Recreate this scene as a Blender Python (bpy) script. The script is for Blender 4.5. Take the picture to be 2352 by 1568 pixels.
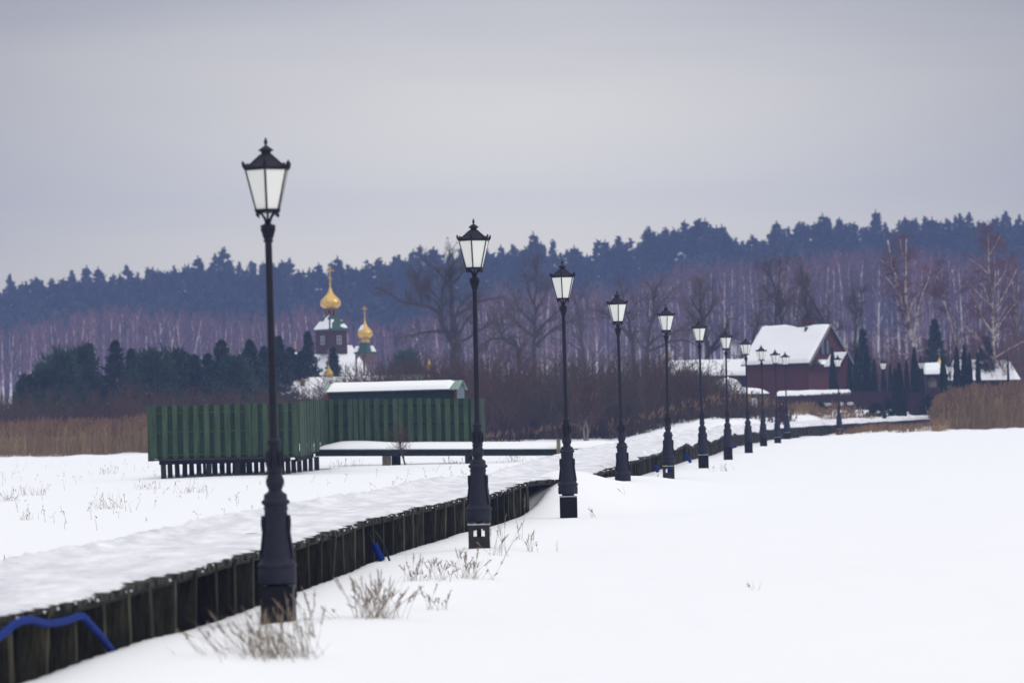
import bpy, math, random
import numpy as np
from mathutils import Vector, Matrix

for o in list(bpy.data.objects):
    bpy.data.objects.remove(o)
scene = bpy.context.scene
COL = scene.collection
R = math.radians
rnd = random.Random(7)

# ------------------------------------------------------------------ camera
CAM_Z = 2.18
FPX, CX, CY = 6860.0, 1176.0, 784.0        # focal length and centre, in pixels of a 2352 wide frame
PITCH, ROLL = math.atan((937 - 784) / FPX), math.atan(0.0244)
_f = Vector((0, math.cos(PITCH), math.sin(PITCH)))
_r0 = Vector((1, 0, 0))
_u0 = Vector((0, -math.sin(PITCH), math.cos(PITCH)))
_r = _r0 * math.cos(ROLL) - _u0 * math.sin(ROLL)
_u = _r0 * math.sin(ROLL) + _u0 * math.cos(ROLL)
cam = bpy.data.cameras.new('camera')
cam.sensor_width = 36.0
cam.lens = FPX / 2352.0 * 36.0
cam.clip_start, cam.clip_end = 0.5, 3000
cam.dof.use_dof = True
cam.dof.focus_distance = 64.0
cam.dof.aperture_fstop = 2.1
cam_o = bpy.data.objects.new('camera', cam)
cam_o.matrix_world = Matrix(((_r.x, _u.x, -_f.x, 0), (_r.y, _u.y, -_f.y, 0), (_r.z, _u.z, -_f.z, CAM_Z), (0, 0, 0, 1)))
COL.objects.link(cam_o)
scene.camera = cam_o


def P(px, py, Y):
    """world point at depth Y seen at a place of the photograph"""
    d = _f + _r * ((px - CX) / FPX) + _u * ((CY - py) / FPX)
    k = Y / d.y
    return np.array((d.x * k, Y, CAM_Z + d.z * k))


def G(px, py, z=0.0):
    d = _f + _r * ((px - CX) / FPX) + _u * ((CY - py) / FPX)
    k = (z - CAM_Z) / d.z
    return np.array((d.x * k, d.y * k, z))


# ------------------------------------------------------------------ sky, sun, exposure
SUN_EL, SUN_AZ = R(38), R(105)              # soft sun behind cloud, off to the right
world = bpy.data.worlds.new('World')
scene.world = world
world.use_nodes = True
wn, wl = world.node_tree.nodes, world.node_tree.links
wn.clear()
w_out = wn.new('ShaderNodeOutputWorld')
w_bg = wn.new('ShaderNodeBackground')
w_tc = wn.new('ShaderNodeTexCoord')
w_sep = wn.new('ShaderNodeSeparateXYZ')
wl.new(w_tc.outputs['Generated'], w_sep.inputs[0])


def wmath(op, a, b=None, clamp=False):
    n = wn.new('ShaderNodeMath')
    n.operation = op
    n.use_clamp = clamp
    for i, v in enumerate((a, b)):
        if v is None:
            continue
        if isinstance(v, (int, float)):
            n.inputs[i].default_value = v
        else:
            wl.new(v, n.inputs[i])
    return n.outputs[0]


# slow, flat streaks of the cloud layer
w_map = wn.new('ShaderNodeMapping')
w_map.inputs['Scale'].default_value = (5, 5, 42)
wl.new(w_tc.outputs['Generated'], w_map.inputs[0])
w_noise = wn.new('ShaderNodeTexNoise')
w_noise.inputs['Scale'].default_value = 1.0
w_noise.inputs['Detail'].default_value = 2.0
wl.new(w_map.outputs[0], w_noise.inputs['Vector'])
zz = wmath('ADD', w_sep.outputs['Z'], wmath('MULTIPLY', wmath('SUBTRACT', w_noise.outputs['Fac'], 0.5), 0.035))
ramp = wn.new('ShaderNodeValToRGB')
ramp.color_ramp.interpolation = 'EASE'
stops = [(0.0, (.82, .765, .64)), (.045, (.79, .745, .64)), (.075, (.655, .64, .61)), (.105, (.65, .63, .595)), (.145, (.50, .495, .515)),
         (.20, (.66, .67, .73)), (.40, (1.17, 1.17, 1.18)), (1.0, (1.60, 1.60, 1.61))]
while len(ramp.color_ramp.elements) < len(stops):
    ramp.color_ramp.elements.new(0.5)
for e, (p_, c_) in zip(ramp.color_ramp.elements, stops):
    e.position, e.color = p_, (*c_, 1)
wl.new(zz, ramp.inputs[0])
# thinner cloud ahead of the camera, lens-corner darkening painted into the sky at both sides
ex = wmath('DIVIDE', wmath('SUBTRACT', w_sep.outputs['X'], 0.005), 0.12)
ez = wmath('DIVIDE', wmath('SUBTRACT', zz, 0.092), 0.028)
blob = wmath('POWER', 2.718, wmath('MULTIPLY', wmath('ADD', wmath('MULTIPLY', ex, ex), wmath('MULTIPLY', ez, ez)), -1.0))
ahead = wmath('GREATER_THAN', w_sep.outputs['Y'], 0.0)
blob = wmath('MULTIPLY', blob, ahead)
mixb = wn.new('ShaderNodeMix')
mixb.data_type = 'RGBA'
mixb.blend_type = 'ADD'
mixb.clamp_result = False
wl.new(blob, mixb.inputs['Factor'])
wl.new(ramp.outputs['Color'], mixb.inputs['A'])
mixb.inputs['B'].default_value = (.125, .112, .068, 1)
sx = wmath('MULTIPLY', w_sep.outputs['X'], 7.2)
side = wmath('MINIMUM', wmath('MULTIPLY', wmath('MULTIPLY', sx, sx), 0.17), 0.32)
side = wmath('SUBTRACT', 1.0, side)
w_dark = wn.new('ShaderNodeVectorMath')
w_dark.operation = 'SCALE'
wl.new(mixb.outputs['Result'], w_dark.inputs[0])
wl.new(side, w_dark.inputs['Scale'])
w_sky = wn.new('ShaderNodeTexSky')
w_sky.sky_type = 'NISHITA'
w_sky.sun_disc = False
w_sky.sun_elevation = SUN_EL
w_sky.sun_rotation = SUN_AZ
w_s2 = wn.new('ShaderNodeVectorMath')
w_s2.operation = 'SCALE'
wl.new(w_sky.outputs[0], w_s2.inputs[0])
w_s2.inputs['Scale'].default_value = 0.004     # what of the clear sky comes through the cloud
w_add = wn.new('ShaderNodeVectorMath')
w_add.operation = 'ADD'
wl.new(w_dark.outputs[0], w_add.inputs[0])
wl.new(w_s2.outputs[0], w_add.inputs[1])
wl.new(w_add.outputs[0], w_bg.inputs['Color'])
w_bg.inputs['Strength'].default_value = 1.0
wl.new(w_bg.outputs[0], w_out.inputs[0])

sun = bpy.data.lights.new('sun', 'SUN')
sun.energy = 0.9
sun.angle = R(25)
sun.color = (1, .96, .90)
sun_o = bpy.data.objects.new('sun', sun)
sun_o.rotation_euler = (R(90) - SUN_EL, 0, math.pi - SUN_AZ)
COL.objects.link(sun_o)

scene.view_settings.view_transform = 'Standard'
scene.view_settings.look = 'None'
scene.view_settings.exposure = 0.0
scene.view_settings.gamma = 1.0
scene.cycles.use_denoising = True
scene.cycles.use_adaptive_sampling = False
scene.cycles.max_bounces = 8
scene.cycles.diffuse_bounces = 5
scene.cycles.transparent_max_bounces = 8
scene.cycles.volume_bounces = 1


# ------------------------------------------------------------------ helpers
def setp(o, label=None, cat=None, group=None, kind=None):
    if label: o['label'] = label
    if cat: o['category'] = cat
    if group: o['group'] = group
    if kind: o['kind'] = kind
    return o


def thing(name, label, cat, loc=(0, 0, 0), group=None):
    o = bpy.data.objects.new(name, None)
    o.empty_display_size = 0.3
    o.location = tuple(float(v) for v in loc)
    COL.objects.link(o)
    return setp(o, label, cat, group)


def wloc(o):
    v = np.zeros(3)
    while o is not None:
        v += np.array(o.location)
        o = o.parent
    return v


class MB:
    """collects vertices and faces for one mesh"""
    def __init__(s):
        s.v, s.n = [], 0
        s.loops, s.tot, s.mi, s.sm = [], [], [], []

    def add(s, verts, faces, mi=0, smooth=False):
        verts = np.asarray(verts, float).reshape(-1, 3)
        faces = np.asarray(faces, int)
        s.v.append(verts)
        s.loops.append((faces + s.n).ravel())
        s.tot.append(np.full(len(faces), faces.shape[1]))
        s.mi.append(np.full(len(faces), mi))
        s.sm.append(np.full(len(faces), smooth))
        s.n += len(verts)

    def poly(s, pts, mi=0):
        s.add(pts, [list(range(len(pts)))], mi)

    def hexa(s, b, t, mi=0, smooth=False):
        """closed body between two 4-point rings"""
        s.add(list(b) + list(t), [(3, 2, 1, 0), (4, 5, 6, 7), (0, 1, 5, 4), (1, 2, 6, 5), (2, 3, 7, 6), (3, 0, 4, 7)], mi, smooth)

    def box(s, c, size, ax=(1, 0, 0), ay=(0, 1, 0), az=(0, 0, 1), mi=0):
        c = np.array(c, float)
        ax, ay, az = (np.array(a, float) * h / 2 for a, h in zip((ax, ay, az), size))
        b = [c - ax - ay - az, c + ax - ay - az, c + ax + ay - az, c - ax + ay - az]
        t = [q + 2 * az for q in b]
        s.hexa(b, t, mi)

    def frustum(s, c, r0, z0, r1, z1, n=4, rot=0.0, mi=0, cap=True, smooth=False):
        a = np.arange(n) * 2 * math.pi / n + rot
        ring = lambda r, z: np.stack([c[0] + r * np.cos(a), c[1] + r * np.sin(a), np.full(n, z)], 1)
        v = np.concatenate([ring(r0, z0), ring(r1, z1)])
        s.add(v, [(i, (i + 1) % n, n + (i + 1) % n, n + i) for i in range(n)], mi, smooth)
        if cap:
            s.add(v[:n][::-1], [list(range(n))], mi)
            s.add(v[n:], [list(range(n))], mi)

    def lathe(s, c, prof, n=20, rot=0.0, mi=0, smooth=True):
        """prof: (radius, height) from the bottom up; shared rings"""
        a = np.arange(n) * 2 * math.pi / n + rot
        v, f = [], []
        for r, z in prof:
            v.append(np.stack([c[0] + r * np.cos(a), c[1] + r * np.sin(a), np.full(n, c[2] + z)], 1))
        for k in range(len(prof) - 1):
            for i in range(n):
                j = (i + 1) % n
                f.append((k * n + i, k * n + j, (k + 1) * n + j, (k + 1) * n + i))
        v = np.concatenate(v)
        s.add(v, f, mi, smooth)
        s.add(v[:n][::-1], [list(range(n))], mi)
        s.add(v[-n:], [list(range(n))], mi)

    def tubes(s, pts, rad, sides=4, mi=0, smooth=True, cap=False):
        """pts [N,K,3], rad [N,K]"""
        pts = np.asarray(pts, float)
        rad = np.asarray(rad, float)
        if pts.ndim == 2:
            pts, rad = pts[None], rad[None]
        N, K, _ = pts.shape
        tan = np.gradient(pts, axis=1)
        tan /= np.linalg.norm(tan, axis=2, keepdims=True) + 1e-9
        mean = pts[:, -1] - pts[:, 0]
        ref = np.where(np.abs(mean[:, 2:3]) > 0.8 * np.linalg.norm(mean, axis=1, keepdims=True), np.array([[1.0, 0.1, 0]]), np.array([[0, 0.1, 1.0]]))
        ref = np.repeat(ref[:, None, :], K, 1)
        a = np.cross(tan, ref)
        a /= np.linalg.norm(a, axis=2, keepdims=True) + 1e-9
        b = np.cross(tan, a)
        ang = np.arange(sides) * 2 * math.pi / sides
        v = pts[:, :, None] + rad[:, :, None, None] * (a[:, :, None] * np.cos(ang)[None, None, :, None] + b[:, :, None] * np.sin(ang)[None, None, :, None])
        i = np.arange(N)[:, None, None] * K * sides
        k = np.arange(K - 1)[None, :, None] * sides
        q = np.arange(sides)[None, None, :]
        q2 = (q + 1) % sides
        f = np.stack([i + k + q, i + k + sides + q, i + k + sides + q2, i + k + q2], -1).reshape(-1, 4)
        s.add(v.reshape(-1, 3), f, mi, smooth)
        if cap:
            for m in range(N):
                base = v[m].reshape(-1, 3)
                s.add(base[:sides], [list(range(sides))], mi)
                s.add(base[-sides:][::-1], [list(range(sides))], mi)

    def tris(s, tri, mi=0):
        tri = np.asarray(tri, float).reshape(-1, 3, 3)
        s.add(tri.reshape(-1, 3), np.arange(len(tri) * 3).reshape(-1, 3), mi)

    def mesh(s, name, mats, origin=(0, 0, 0)):
        me = bpy.data.meshes.new(name)
        v = np.concatenate(s.v) - np.array(origin, float)
        loops = np.concatenate(s.loops)
        tot = np.concatenate(s.tot)
        me.vertices.add(len(v))
        me.vertices.foreach_set('co', v.ravel())
        me.loops.add(len(loops))
        me.loops.foreach_set('vertex_index', loops)
        me.polygons.add(len(tot))
        me.polygons.foreach_set('loop_start', np.concatenate([[0], np.cumsum(tot)[:-1]]))
        me.polygons.foreach_set('loop_total', tot)
        me.polygons.foreach_set('material_index', np.concatenate(s.mi))
        me.polygons.foreach_set('use_smooth', np.concatenate(s.sm))
        for m in (mats if isinstance(mats, (list, tuple)) else [mats]):
            me.materials.append(m)
        me.update(calc_edges=True)
        me.validate()
        return me

    def build(s, name, mats, parent=None, world=True):
        """link as one object; world=True: the collected points are world points"""
        org = wloc(parent) if (parent is not None and world) else (0, 0, 0)
        o = bpy.data.objects.new(name, s.mesh(name, mats, org))
        COL.objects.link(o)
        if parent is not None:
            o.parent = parent
        return o


def own(name, me, parent=None):
    o = bpy.data.objects.new(name, me)
    COL.objects.link(o)
    if parent is not None:
        o.parent = parent
    return o


def copy_tree(o, parent=None):
    c = o.copy()
    COL.objects.link(c)
    c.parent = parent
    for ch in list(o.children):
        copy_tree(ch, c)
    return c


def hashn(ix, iy, seed):
    h = (ix.astype(np.int64) * 374761393 + iy.astype(np.int64) * 668265263 + seed * 982451653) & 0x7fffffff
    h = ((h ^ (h >> 13)) * 1274126177) & 0x7fffffff
    return ((h ^ (h >> 16)) & 0xffff) / 65535.0


def noise2(x, y, seed=0):
    x, y = np.asarray(x, float), np.asarray(y, float)
    ix, iy = np.floor(x), np.floor(y)
    fx, fy = x - ix, y - iy
    fx, fy = fx * fx * (3 - 2 * fx), fy * fy * (3 - 2 * fy)
    a, b = hashn(ix, iy, seed), hashn(ix + 1, iy, seed)
    c, d = hashn(ix, iy + 1, seed), hashn(ix + 1, iy + 1, seed)
    return (a * (1 - fx) + b * fx) * (1 - fy) + (c * (1 - fx) + d * fx) * fy - 0.5


def sstep(a, b, x):
    t = np.clip((np.asarray(x, float) - a) / (b - a), 0, 1)      # also falls when a > b
    return t * t * (3 - 2 * t)


# ------------------------------------------------------------------ materials
def mat(name, col, rough=0.7, var=0.0, vscale=5.0, col2=None, metal=0.0, bump=0.0, bscale=30.0, stretch=(1, 1, 1), rand=0.0, spec=0.3, trans=0.0, coords='Object'):
    m = bpy.data.materials.new(name)
    m.use_nodes = True
    nt = m.node_tree
    nd, lk = nt.nodes, nt.links
    bs = nd['Principled BSDF']
    bs.inputs['Roughness'].default_value = rough
    bs.inputs['Metallic'].default_value = metal
    bs.inputs['Specular IOR Level'].default_value = spec
    col = (*col, 1)
    tc = nd.new('ShaderNodeTexCoord')
    mp = nd.new('ShaderNodeMapping')
    mp.inputs['Scale'].default_value = stretch
    lk.new(tc.outputs[coords], mp.inputs[0])
    src = None
    if col2 is not None or var:
        nz = nd.new('ShaderNodeTexNoise')
        nz.inputs['Scale'].default_value = vscale
        nz.inputs['Detail'].default_value = 5
        nz.inputs['Roughness'].default_value = 0.65
        lk.new(mp.outputs[0], nz.inputs['Vector'])
        rp = nd.new('ShaderNodeValToRGB')
        rp.color_ramp.elements[0].position = 0.32
        rp.color_ramp.elements[1].position = 0.68
        if col2 is None:
            rp.color_ramp.elements[0].color = tuple(c * (1 - var) for c in col[:3]) + (1,)
            rp.color_ramp.elements[1].color = tuple(min(1, c * (1 + var)) for c in col[:3]) + (1,)
        else:
            rp.color_ramp.elements[0].color = col
            rp.color_ramp.elements[1].color = (*col2, 1)
        lk.new(nz.outputs['Fac'], rp.inputs[0])
        src = rp.outputs['Color']
    if rand:
        oi = nd.new('ShaderNodeObjectInfo')
        hs = nd.new('ShaderNodeHueSaturation')
        mr = nd.new('ShaderNodeMapRange')
        mr.inputs['To Min'].default_value = 1 - rand
        mr.inputs['To Max'].default_value = 1 + rand
        lk.new(oi.outputs['Random'], mr.inputs['Value'])
        lk.new(mr.outputs[0], hs.inputs['Value'])
        if src is None:
            hs.inputs['Color'].default_value = col
        else:
            lk.new(src, hs.inputs['Color'])
        src = hs.outputs[0]
    if src is not None:
        lk.new(src, bs.inputs['Base Color'])
    else:
        bs.inputs['Base Color'].default_value = col
    if bump:
        nb = nd.new('ShaderNodeTexNoise')
        nb.inputs['Scale'].default_value = bscale
        nb.inputs['Detail'].default_value = 4
        lk.new(mp.outputs[0], nb.inputs['Vector'])
        bp = nd.new('ShaderNodeBump')
        bp.inputs['Strength'].default_value = bump
        bp.inputs['Distance'].default_value = 0.03
        lk.new(nb.outputs['Fac'], bp.inputs['Height'])
        lk.new(bp.outputs[0], bs.inputs['Normal'])
    if trans:
        tr = nd.new('ShaderNodeBsdfTranslucent')
        tr.inputs[0].default_value = col
        mx = nd.new('ShaderNodeMixShader')
        mx.inputs[0].default_value = trans
        lk.new(bs.outputs[0], mx.inputs[1])
        lk.new(tr.outputs[0], mx.inputs[2])
        lk.new(mx.outputs[0], nd['Material Output'].inputs[0])
    return m


M = {}
M['snow'] = mat('field_snow', (.83, .84, .87), .85, bump=.5, bscale=1.7, stretch=(1, .5, 1), spec=.2)
M['snow_path'] = mat('trodden_snow', (.54, .55, .60), .9, col2=(.83, .83, .86), vscale=2.6, bump=.6, bscale=9, spec=.2, stretch=(1, .35, 1))
M['snow_roof'] = mat('roof_snow', (.84, .85, .88), .85, bump=.2, bscale=4, spec=.2)
M['iron'] = mat('dark_cast_iron', (.015, .016, .029), .6, var=.25, vscale=9, bump=.12, bscale=60, spec=.18)
M['iron_pole'] = mat('dark_painted_pole', (.012, .0125, .024), .55, var=.2, vscale=6, spec=.18)
M['opal'] = mat('opal_pane', (.95, .96, .92), .35, trans=.15, spec=.3)
M['foil'] = mat('black_foil_wrap', (.004, .004, .007), .45, bump=.9, bscale=14, spec=.15)
M['frame_iron'] = mat('rusty_anchor_frame', (.008, .008, .010), .6, col2=(.026, .021, .019), vscale=12)
M['plate'] = mat('galvanised_plate', (.45, .46, .48), .4, metal=.6, var=.2, vscale=20)
M['plank'] = mat('weathered_plank', (.014, .014, .011), .9, col2=(.050, .048, .038), vscale=14, bump=.5, bscale=40, stretch=(1, 1, 3))
M['post'] = mat('wet_dark_post', (.016, .0155, .0095), .9, col2=(.068, .064, .046), vscale=4, bump=.5, bscale=18, stretch=(4, 4, .6), rand=.55, spec=.1)
M['beam'] = mat('mossy_beam', (.007, .011, .008), .9, col2=(.018, .024, .014), vscale=7, bump=.4, bscale=20)
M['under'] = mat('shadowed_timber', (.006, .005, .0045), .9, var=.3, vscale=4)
M['green_board'] = mat('green_stained_board', (.017, .043, .021), .85, col2=(.052, .088, .047), vscale=2.2, bump=.35, bscale=16, stretch=(3.5, 3.5, .5))
M['green_back'] = mat('green_stained_back_board', (.012, .032, .019), .85, col2=(.024, .050, .031), vscale=2.2, stretch=(3.5, 3.5, .5))
M['green_grey'] = mat('grey_green_board', (.012, .036, .020), .85, col2=(.058, .092, .058), vscale=5, stretch=(4, 4, .5))  # greyer green of the two return panels
M['rail'] = mat('mossy_rail', (.030, .050, .010), .85, col2=(.07, .085, .012), vscale=6)
M['stilt'] = mat('grey_green_stilt', (.010, .014, .010), .9, col2=(.030, .037, .026), vscale=3, stretch=(3, 3, .6), rand=.3)
M['teal_beam'] = mat('dark_teal_beam', (.003, .012, .013), .7, var=.3, vscale=6)
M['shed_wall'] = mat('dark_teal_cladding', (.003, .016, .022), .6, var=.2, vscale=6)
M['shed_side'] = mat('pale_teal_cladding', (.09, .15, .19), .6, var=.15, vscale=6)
M['shed_roof'] = mat('pale_green_sheet_metal', (.16, .25, .20), .45, var=.15, vscale=8)
M['red_trim'] = mat('red_brown_trim', (.14, .03, .022), .7)
M['blue'] = mat('blue_conduit', (.004, .022, .17), .6, var=.2, vscale=8, spec=.06)
M['rubber'] = mat('black_cable', (.01, .01, .012), .5)
M['gold'] = mat('gold_dome_tile', (.62, .40, .10), .36, metal=.65, var=.2, vscale=3, bump=.25, bscale=7)
M['gold_old'] = mat('dull_gold', (.50, .34, .10), .5, metal=.4, var=.25, vscale=5)
M['log'] = mat('dark_red_timber', (.028, .010, .009), .85, col2=(.052, .021, .016), vscale=5, stretch=(1, 1, 9))
M['log_light'] = mat('orange_brown_timber', (.17, .088, .030), .7, var=.25, vscale=6)
M['church_roof'] = mat('dark_green_roof', (.012, .055, .042), .55, var=.2, vscale=5)
M['window_white'] = mat('white_window_frame', (.26, .27, .31), .6)
M['glass'] = mat('dark_window_glass', (.05, .06, .09), .15, spec=.6)
M['red_wall'] = mat('red_house_boards', (.052, .011, .006), .85, col2=(.082, .019, .011), vscale=3, stretch=(.6, .6, 10), bump=.3, bscale=10)
M['red_dark'] = mat('dark_red_boards', (.030, .008, .009), .75, var=.25, vscale=4, stretch=(1, 1, 8))
M['brick'] = mat('chimney_brick', (.055, .014, .012), .8, var=.3, vscale=14)
M['slate'] = mat('dark_roof_sheet', (.010, .012, .015), .6, var=.2, vscale=5)
M['trim_pale'] = mat('pale_fascia', (.17, .16, .16), .7)
M['fence_maroon'] = mat('maroon_fence_boards', (.022, .008, .012), .85, col2=(.040, .015, .019), vscale=8, stretch=(6, 6, 1))
M['bark'] = mat('grey_brown_bark', (.036, .031, .026), .95, col2=(.075, .066, .056), vscale=3, rand=.2)
M['twig'] = mat('brown_twig', (.078, .056, .046), .9, var=.25, vscale=1.5, rand=.2)
M['birch_bark'] = mat('birch_bark', (.64, .55, .49), .85, col2=(.07, .055, .045), vscale=1.3, stretch=(1, 1, 2.5), rand=.15)
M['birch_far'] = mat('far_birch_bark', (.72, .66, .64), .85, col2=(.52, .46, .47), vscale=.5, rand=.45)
M['birch_twig'] = mat('red_brown_birch_twig', (.145, .062, .066), .9, var=.25, vscale=.6, rand=.4)
M['near_birch_twig'] = mat('near_birch_twig', (.12, .044, .042), .9, var=.25, vscale=.6)
M['shrub'] = mat('brown_willow_twig', (.050, .033, .018), .95, col2=(.090, .062, .034), vscale=.35)
M['shrub_red'] = mat('reddish_willow_twig', (.075, .034, .022), .95, col2=(.10, .055, .032), vscale=.4)
M['reed'] = mat('dry_reed', (.21, .14, .070), .95, col2=(.38, .265, .135), vscale=.6)
M['reed_plume'] = mat('reed_plume', (.16, .092, .048), .95, col2=(.26, .16, .085), vscale=.8)
M['straw'] = mat('dry_grass_blade', (.34, .27, .20), .95, col2=(.15, .135, .085), vscale=6)
M['seed'] = mat('dry_seed_head', (.22, .165, .125), .95, var=.3, vscale=20)
M['needle'] = mat('dark_spruce_needles', (.011, .034, .022), .9, col2=(.028, .066, .044), vscale=.8, rand=.25)
M['needle_pine'] = mat('green_pine_needles', (.016, .046, .028), .9, col2=(.040, .092, .056), vscale=.8, rand=.25)
M['needle_far'] = mat('far_pine_needles', (.008, .020, .020), .95, col2=(.020, .040, .032), vscale=.35, rand=.3)
M['pine_bark'] = mat('pine_bark', (.085, .055, .040), .9, var=.3, vscale=2)
M['thuja'] = mat('thuja_foliage', (.004, .015, .009), .9, col2=(.009, .028, .015), vscale=2.0, rand=.25)
M['coat'] = mat('maroon_winter_coat', (.022, .004, .010), .8, var=.25, vscale=12)
M['skin'] = mat('skin', (.55, .28, .22), .6)
M['hair'] = mat('dark_fur_trim', (.025, .012, .018), .9, var=.3, vscale=40)
M['boot'] = mat('dark_boot', (.05, .05, .07), .7)
M['sign'] = mat('pale_sign_board', (.55, .55, .56), .7, var=.1, vscale=6)
M['post_pale'] = mat('weathered_pale_wood', (.18, .155, .12), .85, var=.3, vscale=5, stretch=(3, 3, .6))

# ------------------------------------------------------------------ boardwalk line
EDGE = np.array([(-6.4, 5), (-6.0, 9), (-5.2, 16), (-4.19, 24.4), (-3.37, 31.4), (-2.73, 37.7), (-1.87, 46.5), (-1.0, 52.6), (-.34, 57),
                 (.10, 60.6), (.55, 62.6), (1.05, 64.4), (1.45, 67), (1.80, 70), (2.65, 79), (3.9, 91), (5.3, 104), (7.0, 118), (9.0, 132),
                 (11.0, 147), (13.0, 160), (14.8, 171), (19.2, 186.5), (24.0, 202), (28.5, 214), (34, 224), (42, 232), (52, 239)])
WALK_W = 2.25


def catmull(p, step):
    out = []
    q = np.vstack([2 * p[0] - p[1], p, 2 * p[-1] - p[-2]])
    for i in range(1, len(q) - 2):
        n = max(2, int(np.linalg.norm(q[i + 1] - q[i]) / step))
        t = np.linspace(0, 1, n, endpoint=False)[:, None]
        a, b, c, d = q[i - 1], q[i], q[i + 1], q[i + 2]
        out.append(.5 * (2 * b + (c - a) * t + (2 * a - 5 * b + 4 * c - d) * t ** 2 + (3 * b - a - 3 * c + d) * t ** 3))
    return np.vstack(out + [p[-1:]])


_dense = catmull(EDGE, 0.05)
_seg = np.linalg.norm(np.diff(_dense, axis=0), axis=1)
_s = np.concatenate([[0], np.cumsum(_seg)])
WALK_LEN = _s[-1]


def walk(s):
    """point of the deck's right edge, direction along, direction to the left"""
    s = np.asarray(s, float)
    p = np.stack([np.interp(s, _s, _dense[:, i]) for i in (0, 1)], -1)
    q = np.stack([np.interp(s + .4, _s, _dense[:, i]) for i in (0, 1)], -1)
    q0 = np.stack([np.interp(s - .4, _s, _dense[:, i]) for i in (0, 1)], -1)
    t = q - q0
    t /= np.linalg.norm(t, axis=-1, keepdims=True)
    return p, t, np.stack([-t[..., 1], t[..., 0]], -1)


def deck_z(s):
    p, _, _ = walk(s)
    y = p[..., 1]
    amp = .012 + .05 * sstep(95, 120, y) * (1 - sstep(160, 175, y))
    return .575 + amp * np.sin(y * .62) + .6 * amp * np.sin(y * 1.31 + 1) + .05 * sstep(100, 150, y) + .03 * np.exp(-((y - 49) / 6) ** 2) + .075 * np.exp(-((y - 61.5) / 3.2) ** 2)


# ------------------------------------------------------------------ ground
def ground_z(x, y):
    x, y = np.asarray(x, float), np.asarray(y, float)
    z = .12 * noise2(x / 9, y / 13, 1) + .05 * noise2(x / 2.6, y / 3.5, 2) + .02 * noise2(x / .7, y / .9, 3)
    # the drift that swallows the deck edge between the third and the fourth lamp
    z = z + .65 * np.exp(-((x - 1.0) / np.where(x > 1.0, 1.45, 1.2)) ** 2) * sstep(60.0, 64.6, y) * (1 - sstep(69.3, 73.0, y))
    z = z + .36 * np.exp(-(((x - 2.9) / 1.9) ** 2 + ((y - 74.5) / 5.5) ** 2))
    z = z + .16 * np.exp(-((y - 110.8 - .5 * np.sin(x * 1.1)) / 1.3) ** 2) * sstep(-7.6, -6.0, x) * (1 - sstep(3.0, 4.5, x))
    # a soft bank beside the posts
    ex_ = np.interp(y, _dense[:, 1], _dense[:, 0])
    d = x - ex_
    z = z + .10 * np.exp(-((d - 1.5) / .8) ** 2) * sstep(10, 20, y) * (1 - sstep(56, 60, y)) * (.6 + noise2(y / 2.2, y * 0, 5))
    z = z - .36 * sstep(.03, -.12, d) * sstep(-2.25, -2.1, d) * sstep(4, 8, y) * (1 - sstep(61, 64, y))
    # lumpy edge of the reed beds and the rising garden land
    e = sstep(172, 186, y) * (1 - sstep(230, 260, y))
    z = z + e * (.25 * noise2(x / 1.3, y / 2.1, 7) + .12 * noise2(x / .6, y / 1.0, 8))
    wy = np.interp(x, _dense[_dense[:, 1] > 75][:, 0], _dense[_dense[:, 1] > 75][:, 1])
    z = z + 1.15 * sstep(4.0, 21, y - wy) * sstep(6, 13, x)
    z = z + .5 * sstep(205, 260, y)
    # the wooded hill
    z = z + sstep(600, 770, y) * (13 + 4.5 * np.clip(x / 130, -1.5, 1.5)) + 1.2 * sstep(480, 540, y) + sstep(500, 600, y) * 4.0 * np.clip(x / 90, 0, 1.3)
    return z


ys = [-60.0, -40, -25, -14, -6, 0]
while ys[-1] < 890:
    y_ = ys[-1]
    ys.append(y_ + (max(.22, y_ * .006) if y_ < 240 else min(12, .04 * (y_ - 240) + 1.6)))
ys[-1] = 895.0
ys = np.array(ys)
ncol = 520
uu = np.linspace(-1, 1, ncol)
uu = np.sign(uu) * np.abs(uu) ** 1.6
gx, gy = np.meshgrid(uu, ys)
half = np.clip(.55 * np.abs(gy) + 14, 26, 640)
gx = gx * half
gz = ground_z(gx, gy)
b = MB()
idx = np.arange(len(ys) * ncol).reshape(len(ys), ncol)
b.add(np.stack([gx, gy, gz], -1).reshape(-1, 3), np.stack([idx[:-1, :-1], idx[:-1, 1:], idx[1:, 1:], idx[1:, :-1]], -1).reshape(-1, 4), smooth=True)
g = b.build('ground', M['snow'])
setp(g, 'smooth white snow lying over the flat field and the wooded hill', kind='structure')

# ------------------------------------------------------------------ haze (one closed box of even air)
hz = MB()
hz.box((0, 410, 32.8), (1340, 1000, 68))
haze = hz.build('haze', None)
haze.data.materials.clear()
hm = bpy.data.materials.new('haze_air')
hm.use_nodes = True
hm.node_tree.nodes.clear()
ho = hm.node_tree.nodes.new('ShaderNodeOutputMaterial')
hv = hm.node_tree.nodes.new('ShaderNodeVolumePrincipled')
hv.inputs['Color'].default_value = (.32, .43, .85, 1)
hv.inputs['Density'].default_value = 0.00045
hv.inputs['Anisotropy'].default_value = 0.0
hm.node_tree.links.new(hv.outputs[0], ho.inputs['Volume'])
haze.data.materials.append(hm)
setp(haze, 'thin blue winter haze in the air over the field', kind='stuff')

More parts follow.
